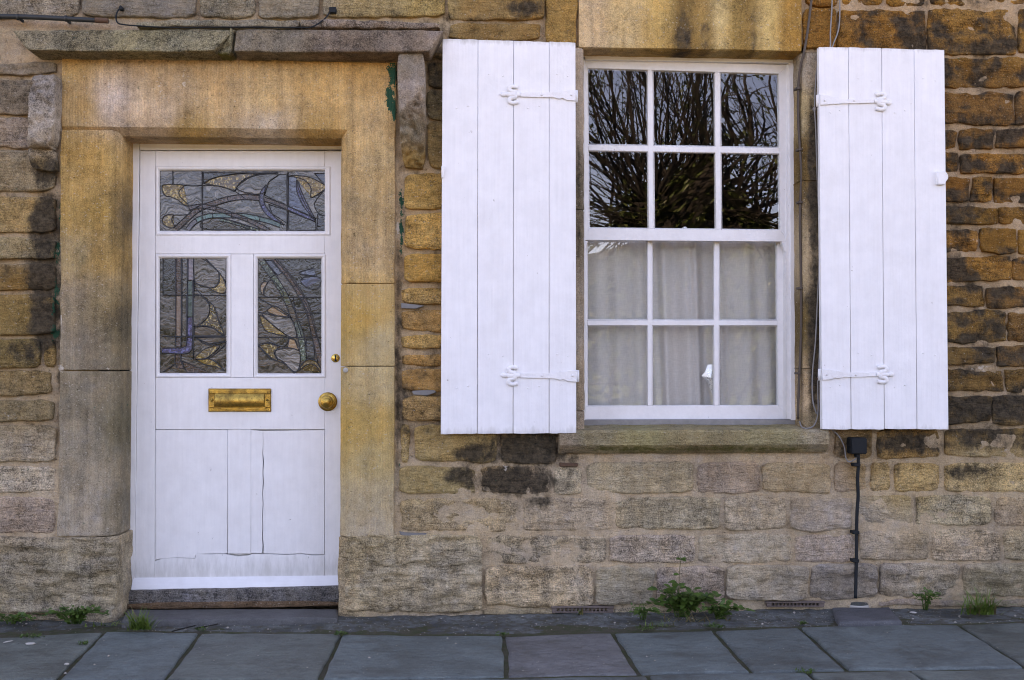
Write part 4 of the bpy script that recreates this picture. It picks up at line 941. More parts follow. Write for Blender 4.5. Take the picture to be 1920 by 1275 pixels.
def sash(name, y, cols, rows, outer):
    (ox0, oy0, ox1, oy1, ox2, oy2, ox3, oy3) = outer      # TL TR BR BL
    L = lambda a, b_, t: a+(b_-a)*t
    # frame pieces
    root = None
    tl, tr, br, bl = (ox0, oy0), (ox1, oy1), (ox2, oy2), (ox3, oy3)
    gl_ = cols[0][0]; gr_ = cols[-1][1]; gt = rows[0][0]; gb = rows[-1][1]
    # each pane corner: columns as (top x, bottom x) lines, rows as (left y, right y) lines
    cx_ = lambda c, v: c[0]+(c[1]-c[0])*(v-gt[0])/(gb[0]-gt[0])
    ry = lambda r_, u: r_[0]+(r_[1]-r_[0])*(u-gl_[0])/(gr_[0]-gl_[0])
    def cor(c, r_):
        u = c[0]; 
        for _ in range(3): v = ry(r_, u); u = cx_(c, v)
        return (u, v)
    GT, GB = gt, gb
    a = prism(name, [tl, tr, cor(gr_, gt), cor(gl_, gt)], y, y+.035, MAT['sash'], win)
    prism("rail", [cor(gl_, gb), cor(gr_, gb), br, bl], y, y+.035, MAT['sash'], a)
    prism("stile", [tl, cor(gl_, gt), cor(gl_, gb), bl], y+.0006, y+.035, MAT['sash'], a)
    prism("stile", [cor(gr_, gt), tr, br, cor(gr_, gb)], y+.0006, y+.035, MAT['sash'], a)
    for i in range(len(cols)-1):
        prism("glazing_bar", [cor(cols[i][1], gt), cor(cols[i+1][0], gt), cor(cols[i+1][0], gb), cor(cols[i][1], gb)], y+.003, y+.032, MAT['sash'], a, .003)
    for j in range(len(rows)-1):
        prism("glazing_bar", [cor(gl_, rows[j][1]), cor(gr_, rows[j][1]), cor(gr_, rows[j+1][0]), cor(gl_, rows[j+1][0])], y+.0035, y+.032, MAT['sash'], a, .003)
    for c in cols:
        for r_ in rows:
            q = [cor(c[0], r_[0]), cor(c[1], r_[0]), cor(c[1], r_[1]), cor(c[0], r_[1])]
            # putty bead round the pane
            cu = sum(p[0] for p in q)/4; cv_ = sum(p[1] for p in q)/4
            yp = y+.012; k = 1.01; tx, tz = random.uniform(-.003, .003), random.uniform(-.003, .003)
            V = [list(pt(cu+(p[0]-cu)*k, cv_+(p[1]-cv_)*k, yp)) for p in q]; V[0][1] += tx; V[1][1] -= tx; V[1][1] += tz; V[2][1] -= tz
            n_ = 8; VV = []
            for jj in range(n_+1):
                for ii in range(n_+1):
                    s, t = ii/n_, jj/n_
                    p = [V[0][d]*(1-s)*(1-t)+V[1][d]*s*(1-t)+V[2][d]*s*t+V[3][d]*(1-s)*t for d in range(3)]
                    VV.append(p)
            mk("pane", VV, grid_faces(n_+1, n_+1).tolist(), MAT['glass'], a)
            bt = []
            for e in range(4):
                p0, p1 = q[e], q[(e+1) % 4]
                i0 = (cu+(p0[0]-cu)*.978, cv_+(p0[1]-cv_)*.983); i1 = (cu+(p1[0]-cu)*.978, cv_+(p1[1]-cv_)*.983)
                A_ = [pt(*p0, y+.0045), pt(*p1, y+.0045), pt(*i1, yp-.0004), pt(*i0, yp-.0004)]
                bt.append((np.array(A_), [(0, 3, 2, 1)]))
            v_, f_ = join(bt); mk("putty", v_, f_, MAT['sash'], a, False)
    return a
ucols = [((1101.5,1104.5),(1214,1215.6)),((1224,1227),(1340,1342)),((1350.5,1353),(1460.5,1463))]
ucols = [(c[0], c[1]) for c in ucols]
upper = sash("upper_sash", FY+.02, ucols, [((127.7,138.2),(270.7,276.7)),((282.6,288.6),(427.2,431.2))], (1096,112, 1480,121.5, 1480.5,453, 1096.5,450))
lcols = [((1100.7,1100.7),(1214,1214)),((1223,1223),(1339,1338.5)),((1348.5,1348.5),(1457,1459.5))]
lower = sash("lower_sash", FY+.062, lcols, [((448,451),(600,600.5)),((610.5,610.5),(761.6,760.5))], (1094,436, 1474,439, 1476,786.5, 1094,788.5))
for u0, sgn in ((1470, 1), (1097, -1)):
    prism("sash_horn", [(u0-sgn*6, 452), (u0+sgn*9, 452), (u0+sgn*8, 466), (u0+sgn*5, 475), (u0+sgn*1, 471), (u0-sgn*2, 462)], FY+.021, FY+.05, MAT['sash'], upper, .003)
V, Fc = lathe([(.001, 0), (.011, 0), (.012, .004), (.006, .008), (.006, .014), (.011, .02), (.012, .027), (.006, .032), (.001, .033)], 14)
mk("sash_catch", V+np.array(pt(1284, 437, FY+.07)), Fc, MAT['silver'], lower)
# curtain behind the lower sash
cy = FY+.165
xc0, xc1 = X(1080, cy), X(1492, cy); zc0, zc1 = Zt(785, cy, 1300), Zt(432, cy, 1300)
n_, m_ = 260, 40
V = []
for j in range(m_+1):
    t = j/m_
    for i in range(n_+1):
        s = i/n_; x = xc0+(xc1-xc0)*s
        c0 = math.exp(-((s-.50)/.18)**2)
        w = .020*math.sin(s*46+1.4*math.sin(s*9)+.6*t)*(.35+.9*c0)+.012*math.sin(s*83+2*t+1)*(.3+c0)+.010*math.sin(s*21+1.3)
        V.append((x+.012*math.sin(s*40+t*1.5)*c0, cy+w*(.75+.35*(1-t)), zc0+(zc1-zc0)*t))
cur = empty("curtain", (0.5*(xc0+xc1), cy, zc0), "cream linen half curtain hanging in folds behind the lower sash", "curtain")
mk("cloth", V, grid_faces(n_+1, m_+1)[:, ::-1].tolist(), MAT['curtain'], cur)
V, Fc = tubegeo([(xc0-.12, cy, zc1-.005), (xc1+.12, cy, zc1-.005)], .006, 8); mk("curtain_rod", V, Fc, MAT['brass'], cur)
# window board inside and the crumpled foil on it
bxw("window_board", WX0-.02, WX1+.02, FY+.135, FY+.36, WZ0-.02, Zt(792, FY+.15, 1300), MAT['sash'], house)
fp = [(1315,705),(1322,697),(1327,684),(1336,683),(1342,690),(1341,735),(1336,742),(1331,728),(1326,714)]
bm = bmesh.new(); c = bm.verts.new(pt(1333, 708, FY+.112)); vs = [bm.verts.new(pt(u, v, FY+.125+random.uniform(-.006, .006))) for u, v in fp]; c2 = bm.verts.new(pt(1337, 722, FY+.110)); bk = bm.verts.new(pt(1331, 712, FY+.138))
for i in range(len(vs)): bm.faces.new((vs[i], vs[(i+1) % len(vs)], c if i not in (4, 5, 6) else c2)); bm.faces.new((vs[(i+1) % len(vs)], vs[i], bk))
bm.faces.new((c, c2, vs[7])); bm.faces.new((c2, c, vs[4]))
o = mkbm("crumpled_wrapper", bm, MAT['silver'], None, False); tag(o, "small crumpled shiny white wrapper behind the lower window glass", "wrapper")

# ------------------------------------------------------------------ shutters
def hinge(par, y, pts, sgn):
    """pts: root u, root v0,v1, neck u, neck v0,v1, knot u,v, knot half height, tip u, v"""
    ru, r0, r1, nu_, n0, n1, ku, kv, kh, tu, tv = pts
    m = (r0+r1)/2; q = ru+(nu_-ru)*.16; q2 = ru+(nu_-ru)*.24; q3 = ru+(nu_-ru)*.30; q4 = ru+(nu_-ru)*.40
    L = lambda a, b_, t: a+(b_-a)*t
    up = lambda t: L(r0, n0, t); dn = lambda t: L(r1, n1, t)
    top = [(ru, r0), (q, r0+.8), (q2, L(r0, n0, .8)), (q3, L(r0, n0, .45)), (q4, n0+.5), (L(q4, nu_, .5), n0+.4), (nu_, n0)]
    bot = [(nu_, n1), (L(q4, nu_, .5), n1+.6), (q4, n1+.2), (q3, L(r1, n1, .4)), (q2, L(r1, n1, .85)), (q, r1-.8), (ru, r1)]
    strap = prism("strap_hinge", top+bot, y-.006, y, MAT['iron'], par, .002)
    mm = sgn                                        # +1: tip to the left
    for e in (-1, 1):
        pth = [(ku-mm*-0, kv), (ku+mm*3.0, kv+e*kh*.25), (ku-mm*6.5, kv+e*kh*.42), (ku-mm*7.5, kv+e*kh*.78), (ku-mm*1.0, kv+e*kh*.92), (ku+mm*8.5, kv+e*kh*.80)]
        P = spline(np.array([pt(u, v, y-.004) for u, v in pth]), 5); V, Fc = tubegeo(P, np.linspace(.0115, .0095, len(P)), 8, .7)
        mk("scroll", V, Fc, MAT['iron'], strap)
    P = spline(np.array([pt(u, v, y-.003) for u, v in ((nu_, (n0+n1)/2), (ku, kv), (L(ku, tu, .45), L(kv, tv, .5)), (L(ku, tu, .75), tv), (tu, tv))]), 5)
    V, Fc = tubegeo(P, np.interp(np.linspace(0, 1, len(P)), [0, .3, .48, .55, .7, .85, 1], [.010, .016, .012, .008, .013, .011, .002]), 10, .6); mk("finial", V, Fc, MAT['iron'], strap)
    for uu in (L(ru, nu_, .08), L(ru, nu_, .62)):
        V, Fc = lathe([(.0005, .004), (.004, .003), (.006, 0)][::-1], 8); V = V[:, [0, 2, 1]]*np.array([1, -1, 1]); mk("nail", V+np.array(pt(uu, m+(n0+n1-r0-r1)/4, y-.006)), Fc, MAT['iron'], strap)
    rx = pt(ru, m, y)
    V, Fc = tubegeo([(rx[0]+mm*.004, y+.022, rx[2]-.028), (rx[0]+mm*.004, y+.022, rx[2]+.028)], .009, 10); mk("hinge_pin", V, Fc, MAT['iron'], strap)
    V, Fc = tubegeo([(rx[0]+mm*.004, y+.026, rx[2]-.02), (rx[0]+mm*.004, .02, rx[2]-.02)], .006, 8); mk("pintle", V, Fc, MAT['rust'], strap)
def plank(par, q, y, th, mt):
    """one board: ragged ends, eased edges"""
    (a, b_), (c, d), (e, f), (g_, h) = q
    n_ = 7; rg = random.Random(int(a*10)); poly = []
    for i in range(n_+1): t = i/n_; poly.append((a+(c-a)*t, b_+(d-b_)*t+rg.uniform(-.5, .5)))
    for i in range(n_+1): t = i/n_; poly.append((e+(g_-e)*t, f+(h-f)*t+rg.uniform(-.5, .5)))
    return prism("plank", poly, y, y+th, mt, par, .0016)
def shutter(label, tops, bots, ys, hinges, sgn):
    y = -.058; (vt0, vt1), (vb0, vb1) = ys
    root = empty("window_shutter", pt((bots[0]+bots[-1])/2, vb0, y+.015), label, "shutter", "white plank shutters of the window")
    w0, w1 = tops[0], tops[-1]; ft = lambda u: vt0+(vt1-vt0)*(u-w0)/(w1-w0); fb = lambda u: vb0+(vb1-vb0)*(u-w0)/(w1-w0)
    for i in range(len(tops)-1):
        a, c, e, g_ = tops[i], tops[i+1], bots[i+1], bots[i]; k = .34
        plank(root, ((a+k, ft(a)+dj(.6)), (c-k, ft(c)+dj(.6)), (e-k, fb(e)+dj(.5)), (g_+k, fb(g_)+dj(.5))), y+random.uniform(-.0012, .0012), .027, MAT['shutter'])
    for i in range(len(tops)-1):
        for h in hinges:
            for t_, dv in ((.3, -30), (.7, -26)) if i % 2 else ((.4, 34), (.72, 30)):
                uu = tops[i]+(tops[i+1]-tops[i])*t_; V, Fc = lathe([(.0042, -.0006), (.0036, .0006), (.0006, .0011)], 8); V = V[:, [0, 2, 1]]*np.array([1, -1, 1])
                mk("nail", V+np.array(pt(uu, h[1]+dv, y-.001)), Fc, MAT['shutter'], root)
    for h in hinges:
        v = (h[1]+h[2])/2; prism("batten", rect(min(tops[0], bots[0])+14, v-16, tops[-1]-14, v+16), y+.0285, y+.050, MAT['shutter'], root, .002, proj=y)
        hinge(root, y-.0016, h, sgn)
    return root
sh1 = shutter("left white plank shutter, between the door and the window", (829.5, 896.3, 963.2, 1029.8, 1079.3), (826, 894.8, 962, 1029.6, 1081), ((72.5, 80), (813.5, 812)),
  [(1079.5,168.5,189,976,172.5,181.5,963,177.5,17,937,176.5),(1082,694,716.5,976,699,708.5,962,704.5,17.5,938.5,703.5)], 1)
sh2 = shutter("right white plank shutter, on the window's far side above the black box", (1535, 1590.8, 1653, 1714, 1771), (1541, 1596, 1658.3, 1719.5, 1779), ((88, 94), (805, 805)),
  [(1538,177,197,1640,186,193,1651,190.5,16,1672.5,192.5),(1542,692,713,1643,698,706,1654,702,16,1677,702)], -1)
ct = prism("catch", [(1758, 321), (1773, 320), (1778, 327), (1779, 335), (1773, 338), (1773, 346), (1758, 346)], -.078, -.056, MAT['iron'], sh2, .004)
prism("catch", [(827.5, 311), (834, 311), (834, 327), (831, 329), (831.5, 333), (827.5, 333)], -.072, -.056, MAT['iron'], sh1, .003)

# ------------------------------------------------------------------ cables, pipe, boxes
def cable(name, pts, r, mat, label, cat, k=6, n_=8):
    P = spline(np.array(pts), k); V, Fc = tubegeo(P, r, n_); o = mk(name, V, Fc, MAT[mat]); return tag(o, label, cat)
jb = empty("junction_box", pt(1611, 852, -.03), "small square black junction box just below the right shutter", "junction box")
o = prism("box", rect(1596, 821, 1626, 851.5), -.055, .012, MAT['black'], jb, .004, segs=2)
prism("lid", rect(1597.5, 822.5, 1624.5, 850), -.059, -.054, MAT['black'], jb, .002); prism("cable_gland", rect(1605.5, 851, 1613, 858), -.04, -.01, MAT['black'], jb, .003)
cable("black_cable", [pt(1609, 856, -.022), pt(1609.5, 870, -.02), pt(1608, 900, -.019), pt(1609, 930, -.018), pt(1607, 960, -.020), pt(1606, 1000, -.022), pt(1606, 1040, -.026), pt(1605, 1080, -.030), pt(1604, 1122, -.045)], .0085, 'black', "thick black cable running from the junction box down to the pavement", "cable")
for u, v in ((1608.5, 872), (1606.5, 999), (1606, 1052)):
    o = prism("cable_clip", rect(u-6.5, v-3, u+5.5, v+3), -.036, .012, MAT['black'], bpy.data.objects["black_cable"], .002)
gx_, gy_, _ = GR(1605, 1139)
V, Fc = lathe([(.001, -.02), (.058, -.02), (.058, .026), (.054, .034), (.035, .038), (.001, .039)], 24)
pc = mk("drain_cap", V+np.array([gx_, gy_-.005, .0]), Fc, MAT['cement'], None, origin=(gx_, gy_, 0)); tag(pc, "small round grey drain cap on the pavement under the black cable", "drain cap")
V, Fc = lathe([(.0585, -.018), (.0610, -.018), (.0610, .018), (.0585, .022)], 24); mk("rim", V+np.array([gx_, gy_-.005, 0.]), Fc[:-2], MAT['litter'], pc)
cable("grey_cable", [pt(1560.5, -20, -.02), pt(1559.5, 20, -.015), pt(1557, 60, -.015), pt(1556.5, 90, -.018), pt(1548, 110, -.014), pt(1534, 118, -.013), pt(1529, 160, -.012), pt(1527.5, 205, -.012), pt(1529.5, 240, -.012), pt(1532, 320, -.012), pt(1535, 400, -.014), pt(1537, 470, -.014), pt(1533, 560, -.013), pt(1529, 640, -.012), pt(1523.5, 700, -.012), pt(1524, 750, -.012), pt(1531, 776, -.014)], .0036, 'wire', "thin grey wire running down the dark stone beside the right shutter", "wire")
cable("grey_cable", [pt(1574, -20, -.02), pt(1574.5, 30, -.016), pt(1571, 60, -.015), pt(1562, 84, -.016), pt(1556, 110, -.015), pt(1546, 250, -.014), pt(1540, 450, -.014), pt(1537, 640, -.013), pt(1533.5, 720, -.013), pt(1534, 770, -.014), pt(1528, 795, -.018), pt(1516, 803, -.03), pt(1504, 801, -.01), pt(1499, 790, .03)], .0034, 'wire', "pale looped wire drooping onto the right end of the window sill", "wire")
cable("grey_cable", [pt(1560, 806, -.006), pt(1573, 818, -.012), pt(1583, 838, -.014), pt(1586, 858, -.014), pt(1592, 866, -.016), pt(1602, 862, -.022), pt(1609, 855, -.03)], .0032, 'wire', "short grey wire looping into the bottom of the junction box", "wire")
cable("brown_cable", [pt(1524, -20, -.016), pt(1519, 20, -.014), pt(1514, 60, -.012), pt(1508, 95, -.01), pt(1500, 130, .008), pt(1497, 165, .02), pt(1497, 230, .022), pt(1500, 280, .02), pt(1502.5, 330, .018), pt(1500, 400, .02), pt(1501.5, 500, .02), pt(1502, 620, .022), pt(1498, 720, .022), pt(1496, 786, .028)], .0062, 'wirebrown', "brown cable clipped down the right reveal of the window", "cable")
bc = bpy.data.objects["brown_cable"]
for u, v in ((1497, 165), (1500.5, 280), (1501, 379), (1501, 540), (1498, 700)): prism("cable_clip", rect(u-4, v-2, u+4, v+2), .008, .045, MAT['wirebrown'], bc, .001)
cable("black_pipe", [pt(-120, 27, -.05), pt(0, 30.5, -.05), pt(60, 32, -.05), pt(120, 35, -.05), pt(180, 38, -.05)], .0115, 'blackpipe', "black pipe along the wall above the left end of the hood", "pipe")
V, Fc = tubegeo(spline(np.array([pt(179, 37.5, -.05), pt(190, 38.5, -.05), pt(203, 39, -.048)]), 4), .013, 10); mk("rusty_end", V, Fc, MAT['rust'], bpy.data.objects["black_pipe"])
for u in (32, 122): V, Fc = tubegeo(np.array([pt(u, 31+u*.03, -.05), pt(u+4, 31.2+u*.03, -.05)]), .0150, 10); mk("pipe_clip", V, Fc, MAT['blackpipe'], bpy.data.objects["black_pipe"]); 
for u in (34, 124): prism("pipe_bracket", rect(u-2, 29+u*.04, u+2, 34+u*.04), -.045, .01, MAT['blackpipe'], bpy.data.objects["black_pipe"], .001)
cable("thin_black_wire", [pt(226, 14, -.012), pt(220, 22, -.02), pt(217.5, 33, -.03), pt(221, 43, -.06), pt(235, 46.5, -.10), pt(260, 48.5, -.118), pt(300, 51, -.118), pt(350, 51.5, -.118), pt(420, 51, -.118), pt(480, 51, -.118), pt(560, 51.5, -.118), pt(583, 51, -.11), pt(600, 42, -.075), pt(612, 32, -.04), pt(620, 20, -.02)], .0035, 'black', "thin black wire draped along the top of the door hood", "wire")
tw = bpy.data.objects["thin_black_wire"]
prism("wire_clip", [(222, 13), (226, 9), (230, 13), (229, 18), (223, 18)], -.024, .012, MAT['black'], tw, .002); prism("wire_clip", rect(617, 12.5, 630, 23), -.03, .012, MAT['black'], tw, .002)
# nail-like fittings on the wall
V, Fc = lathe([(.001, -.01), (.011, -.01), (.012, .006), (.007, .012), (.001, .013)], 12); V = V[:, [0, 2, 1]]*np.array([1, -1, 1])
tag(mk("cable_ring", V+np.array(pt(1527.5, 205, -.004)), Fc, MAT['wire']), "small metal wire clip on the dark stone right of the window", "clip")
V, Fc = lathe([(.001, -.01), (.012, -.01), (.012, .001), (.006, .003), (.001, .003)], 12); V = V[:, [0, 2, 1]]*np.array([1, -1, 1])
tag(mk("wall_plug", V+np.array(pt(648, 694, -.006)), Fc, MAT['litter']), "tiny pale screw plug in the right door jamb beside the keyhole", "plug")
# wedges of slate and a bit of wood packed in the joints
for nm, q, mt in (("slate_wedge", [(748, 996), (760, 999), (800, 1000), (796, 1010), (775, 1010), (752, 1005)], 'slate'), ("slate_wedge", [(752, 568), (796, 573), (780, 579), (752, 578)], 'slate'), ("slate_wedge", [(772, 733), (815, 730), (818, 736), (800, 742), (775, 740)], 'slate'), ("wood_wedge", [(1049, 868), (1084, 869), (1083, 875), (1050, 875)], 'rust')):
    prism(nm, q, -.006, .03, MAT[mt], wall, .002)
# air bricks low in the wall
def air_brick(u0, u1, v0, v1, n_):
    y = -.012; L = lambda t: u0+(u1-u0)*t
    ab = prism("air_brick", rect(u0-10, v0, u1+12, v0+(v1-v0)*.34), y, .03, MAT['terracotta'], house, .003)
    prism("sill_strip", rect(u0-8, v1-(v1-v0)*.25, u1+10, v1), y, .03, MAT['terracotta'], ab, .003)
    ts = [(i+.5)/n_ for i in range(n_)]
    ed = [u0-8]+[L(t) for t in ts]+[u1+10]
    for i in range(n_+1):
        a = (u0-8) if i == 0 else L((i-.5)/n_)+2.4; c = (u1+10) if i == n_ else L((i+.5)/n_)-2.4
        prism("bar", rect(a, v0+(v1-v0)*.33, c, v1-(v1-v0)*.24), y+.002, .025, MAT['terracotta'], ab, .001)
    prism("duct", rect(u0-8, v0, u1+10, v1), .026, .05, MAT['black'], ab, 0)
air_brick(1043, 1140, 1136.5, 1150, 13); air_brick(1446, 1536, 1128, 1138.5, 13)

# ------------------------------------------------------------------ ground, pavement
def sheet(name, x0, x1, y0, y1, z, mat, kind="structure"):
    o = mk(name, [(x0, y0, z), (x1, y0, z), (x1, y1, z), (x0, y1, z)], [(0, 1, 2, 3)], MAT[mat], None, False); tag(o, kind=kind); return o
sheet("ground", -400, 400, -600, 200, -.22, 'lawn')
sheet("road", -60, 60, -7.6, -1.9, -.135, 'asphalt')
bxw_o = bxw("pavement", -12, 12, -1.72, .06, -.3, -.011, MAT['dirt']); tag(bxw_o, kind="structure"); pave = bxw_o
for i in range(12):
    o = bxw("kerb", -12+2*i+.006, -12+2*i+1.994, -1.905, -1.725, -.3, .002, MAT['slate'], pave, .012)
b = NB("bounce_gravel"); n = b.noise(60, 4); MAT['gravel'] = b.bsdf(b.mix(b.rng(n, .35, .65), (.17, .14, .10), (.30, .26, .20)), .95, b.bump(n, .01))  # pale surface added across the street to bounce warm sunlight onto the house front
o = bxw("verge", -60, 60, -15, -7.75, -.3, -.06, MAT['gravel']); tag(o, kind="structure")
o = bxw("far_kerb", -60, 60, -7.745, -7.6, -.3, -.03, MAT['slate']); tag(o, kind="structure")
def flag(q, z=0.0, tint=(.062, .069, .074)):
    """a riven flagstone from four photo pixels on the ground"""
    _seed[0] += 1; sd = _seed[0]*2.3; rg = random.Random(_seed[0])
    P = np.array([GR(u, v, z) for u, v in q])
    W = np.linalg.norm(P[1]-P[0]); H = np.linalg.norm(P[3]-P[0])
    s = ticks(W, .02, .03); t = ticks(H, .02, .03); S, T = np.meshgrid(s, t)
    bl = lambda k: P[0, k]*(1-S)*(1-T)+P[1, k]*S*(1-T)+P[2, k]*S*T+P[3, k]*(1-S)*T
    x, y = bl(0), bl(1)
    d = np.minimum(np.minimum(S, 1-S)*W, np.minimum(T, 1-T)*H); e = np.clip(.012-d, 0, None); ro = .012-np.sqrt(np.clip(.012**2-e**2, 0, None))
    zz = z-ro+.016*fbm(x*2.2, y*2.2, sd, 4)+.007*fbm(x*11, y*11, sd, 3)+rg.uniform(-.003, .003)
    x = x+.02*fbm(x*7, y*7, sd+5, 3); y = y+.02*fbm(x*7, y*7, sd+9, 3)
    V = np.stack([x, y, zz], -1).reshape(-1, 3); m_, n_ = S.shape; Fc = grid_faces(n_, m_).tolist()
    I = np.arange(m_*n_).reshape(m_, n_); ring = np.concatenate([I[0, :-1], I[:-1, -1], I[-1, :0:-1], I[:0:-1, 0]])
    B = V[ring].copy(); B[:, 2] = z-.05; o_ = len(V); L = len(ring)
    Fc += [(ring[i], ring[(i+1) % L], o_+(i+1) % L, o_+i) for i in range(L)]
    o = mk("flagstone", np.concatenate([V, B]), [f[::-1] if False else f for f in Fc], MAT['flag'], pave)
    k = rg.uniform(.88, 1.14); o.color = (tint[0]*k, tint[1]*k, tint[2]*k, 1); return o
BL, GRN, PUR, PALE_ = (.086, .112, .106), (.096, .114, .098), (.110, .110, .106), (.096, .122, .114)
tops = [(-420,1206),(-160,1202),(196,1181),(374,1183),(640,1187),(944,1189),(1150,1184),(1338,1179),(1500,1173),(1800,1169),(2150,1160),(2500,1150)]
bots = [(-640,1290),(-330,1284),(104,1276),(308,1276),(600,1274),(950,1268),(1196,1263),(1407,1260),(1588,1256),(1922,1252),(2290,1244),(2700,1234)]
tints = [GRN, GRN, BL, GRN, BL, PUR, BL, BL, BL, GRN, BL]
for i in range(len(tops)-1):
    a, c, e, g_ = tops[i], tops[i+1], bots[i+1], bots[i]
    flag(((a[0]+3.2, a[1]+2), (c[0]-3.2, c[1]+2), (e[0]-4, e[1]-2.2), (g_[0]+4, g_[1]-2.2)), 0, tints[i])
xs2 = [-900, -420, -60, 330, 700, 1215, 1512, 1706, 2100, 2600]
for i in range(len(xs2)-1):
    a, c = xs2[i], xs2[i+1]; fv = lambda u: np.interp(u, [b_[0] for b_ in bots], [b_[1] for b_ in bots]); dd = lambda u: (u-845)*.28
    flag(((a+4, fv(a)+3), (c-4, fv(c)+3), (c+dd(c)-6, fv(c)+150), (a+dd(a)+6, fv(a)+150)), 0, random.choice((BL, GRN, PALE_)))
# worn cement strip between the flags and the wall
gx = np.arange(-4.4, 4.6, .022); tt = np.linspace(0, 1, 19)
yl = np.interp(gx, [GR(*p)[0] for p in tops], [GR(*p)[1] for p in tops])+.012
GXc, TT = np.meshgrid(gx, tt); GYc = yl[None, :]+(0.06-yl[None, :])*TT
zc = -.010+.016*np.clip(TT*1.6-.5, 0, 1)+.020*fbm(GXc*5, GYc*9, 3, 4)+.008*fbm(GXc*30, GYc*30, 5, 3)-.012*np.clip(1-TT*9, 0, 1)
o = mk("cement_strip", np.stack([GXc, GYc, zc], -1).reshape(-1, 3), grid_faces(len(gx), 19)[:, ::-1], MAT['cement']); tag(o, kind="structure")
# worn step slabs in front of the door
def slab(q, z, tint): 
    o = flag(q, z, tint); return o
slab(((238, 1143), (634, 1141), (632, 1158), (228, 1164)), .022, (.075, .075, .072))
slab(((1560, 1140), (1668, 1139), (1690, 1164), (1572, 1166)), .012, (.066, .070, .074))

# ------------------------------------------------------------------ plants
def leafgeo(base, d, up, L, W, bend=.3):
    d = np.array(d, float); d /= np.linalg.norm(d); s = np.cross(d, up); s /= np.linalg.norm(s)+1e-9; nrm = np.cross(s, d)
    b_ = np.array(base); P = []
    for t, w in ((0, .05), (.3, .85), (.6, 1), (.85, .6), (1, .03)):
        c = b_+d*L*t-nrm*bend*L*t*t*.6
        P += [c-s*W*w*.5+nrm*W*w*.12, c, c+s*W*w*.5+nrm*W*w*.12]
    Fc = []
    for i in range(4):
        Fc += [(3*i, 3*i+1, 3*i+4, 3*i+3), (3*i+1, 3*i+2, 3*i+5, 3*i+4)]
    return np.array(P), Fc
def blade(base, d, L, w, curl):
    d = np.array(d, float); d /= np.linalg.norm(d); h = np.array([d[0], d[1], 0]); hn = np.linalg.norm(h)+1e-6; h /= hn
    s = np.array([-h[1], h[0], 0]); P = []
    for t in (0, .3, .6, .85, 1):
        c = np.array(base)+d*L*t+h*curl*L*t*t+np.array([0, 0, -curl*L*t*t*.75]); ww = w*(1-t)**.6
        P += [c-s*ww, c+s*ww]
    return np.array(P), [(2*i, 2*i+1, 2*i+3, 2*i+2) for i in range(4)]
def tuft(base, n_, L, spread, label, rg, dry=.15, w=.0040, name="grass_tuft", cat="grass tuft"):
    root = empty(name, base, label, cat)
    A, Bd = [], []
    for i in range(n_):
        a = rg.uniform(0, 2*math.pi); sp_ = rg.uniform(.15, 1)*spread
        bp = (base[0]+rg.gauss(0, .022)*spread*1.5, base[1]+rg.gauss(0, .010), base[2]-.004)
        g_ = blade(bp, (math.cos(a)*sp_, math.sin(a)*sp_*.7-.1, 1), L*rg.uniform(.45, 1.1), w*rg.uniform(.7, 1.3), rg.uniform(.1, .6))
        (Bd if rg.random() < dry else A).append(g_)
    tag(mk("blades", *join(A), MAT['grass'], root), kind="stuff")
    if Bd: tag(mk("dry_blades", *join(Bd), MAT['dry'], root), kind="stuff")
    return root
def herb(base, n_, H, Wd, label, rg, leafL=.03, name="leafy_weed", mat='leaf', stems=6, cat="weed"):
    root = empty(name, base, label, cat); A = []; S_ = []
    for i in range(stems):
        a = rg.uniform(-1, 1); tip = np.array([base[0]+a*Wd, base[1]-rg.uniform(.0, .07), base[2]+H*rg.uniform(.45, 1)*(1-.45*abs(a))])
        mid = np.array([base[0]+a*Wd*.4, base[1]-rg.uniform(0, .03), base[2]+H*.45]); P = spline(np.array([[base[0]+a*Wd*.15, base[1], base[2]-.005], mid, tip]), 5)
        S_.append(tubegeo(P, np.linspace(.0026, .0012, len(P)), 5))
        for j in range(n_//stems):
            c = P[min(len(P)-1, int(len(P)*rg.uniform(.2, 1.0)))]; an = rg.uniform(0, 2*math.pi)
            d = (math.cos(an), math.sin(an)*.8-.35, rg.uniform(-.2, .7)); l = leafL*rg.uniform(.55, 1.25)
            A.append(leafgeo(c+np.array(d)*.006, d, (rg.uniform(-.3, .3), -.5, 1), l, l*rg.uniform(.5, .75), rg.uniform(-.1, .7)))
    v, f = join(S_); mk("stem", v, f, MAT[mat], root)
    tag(mk("foliage", *join(A), MAT[mat], root), kind="stuff"); return root
rg = random.Random(5)
def g0(u, v, z=0.):
    p = np.array(GR(u, v, z)); p[1] = min(p[1], -.035); return p
hb = herb(g0(1278, 1156), 300, .18, .20, "bushy green leafy weed growing at the wall base below the window", rg, .038, stems=24)
# its tall shoot
P = spline(np.array([g0(1262, 1140)+np.array([0, -.01, .08]), g0(1262, 1140)+np.array([.0, -.01, .19]), g0(1262, 1140)+np.array([.008, -.012, .26])]), 5)
V, Fc = tubegeo(P, .0018, 5); mk("shoot", V, Fc, MAT['dry'], hb)
lf = [leafgeo(P[-1], d, (0, -.6, 1), .026, .018, .2) for d in ((.8, -.4, .3), (-.9, -.3, .2), (.7, -.5, -.1), (-.3, -.6, .6))]+[leafgeo(P[5], (-1, -.3, .1), (0, -.6, 1), .03, .019, .3)]
tag(mk("shoot_leaves", *join(lf), MAT['leaf'], hb), kind="stuff")
herb(g0(1350, 1160), 150, .10, .13, "low sprawling green weed right of the bushy one under the window", rg, .026, stems=9)
herb(g0(1205, 1160, .01), 120, .085, .07, "small fine-leaved weed left of the bushy one under the window", rg, .016, stems=8)
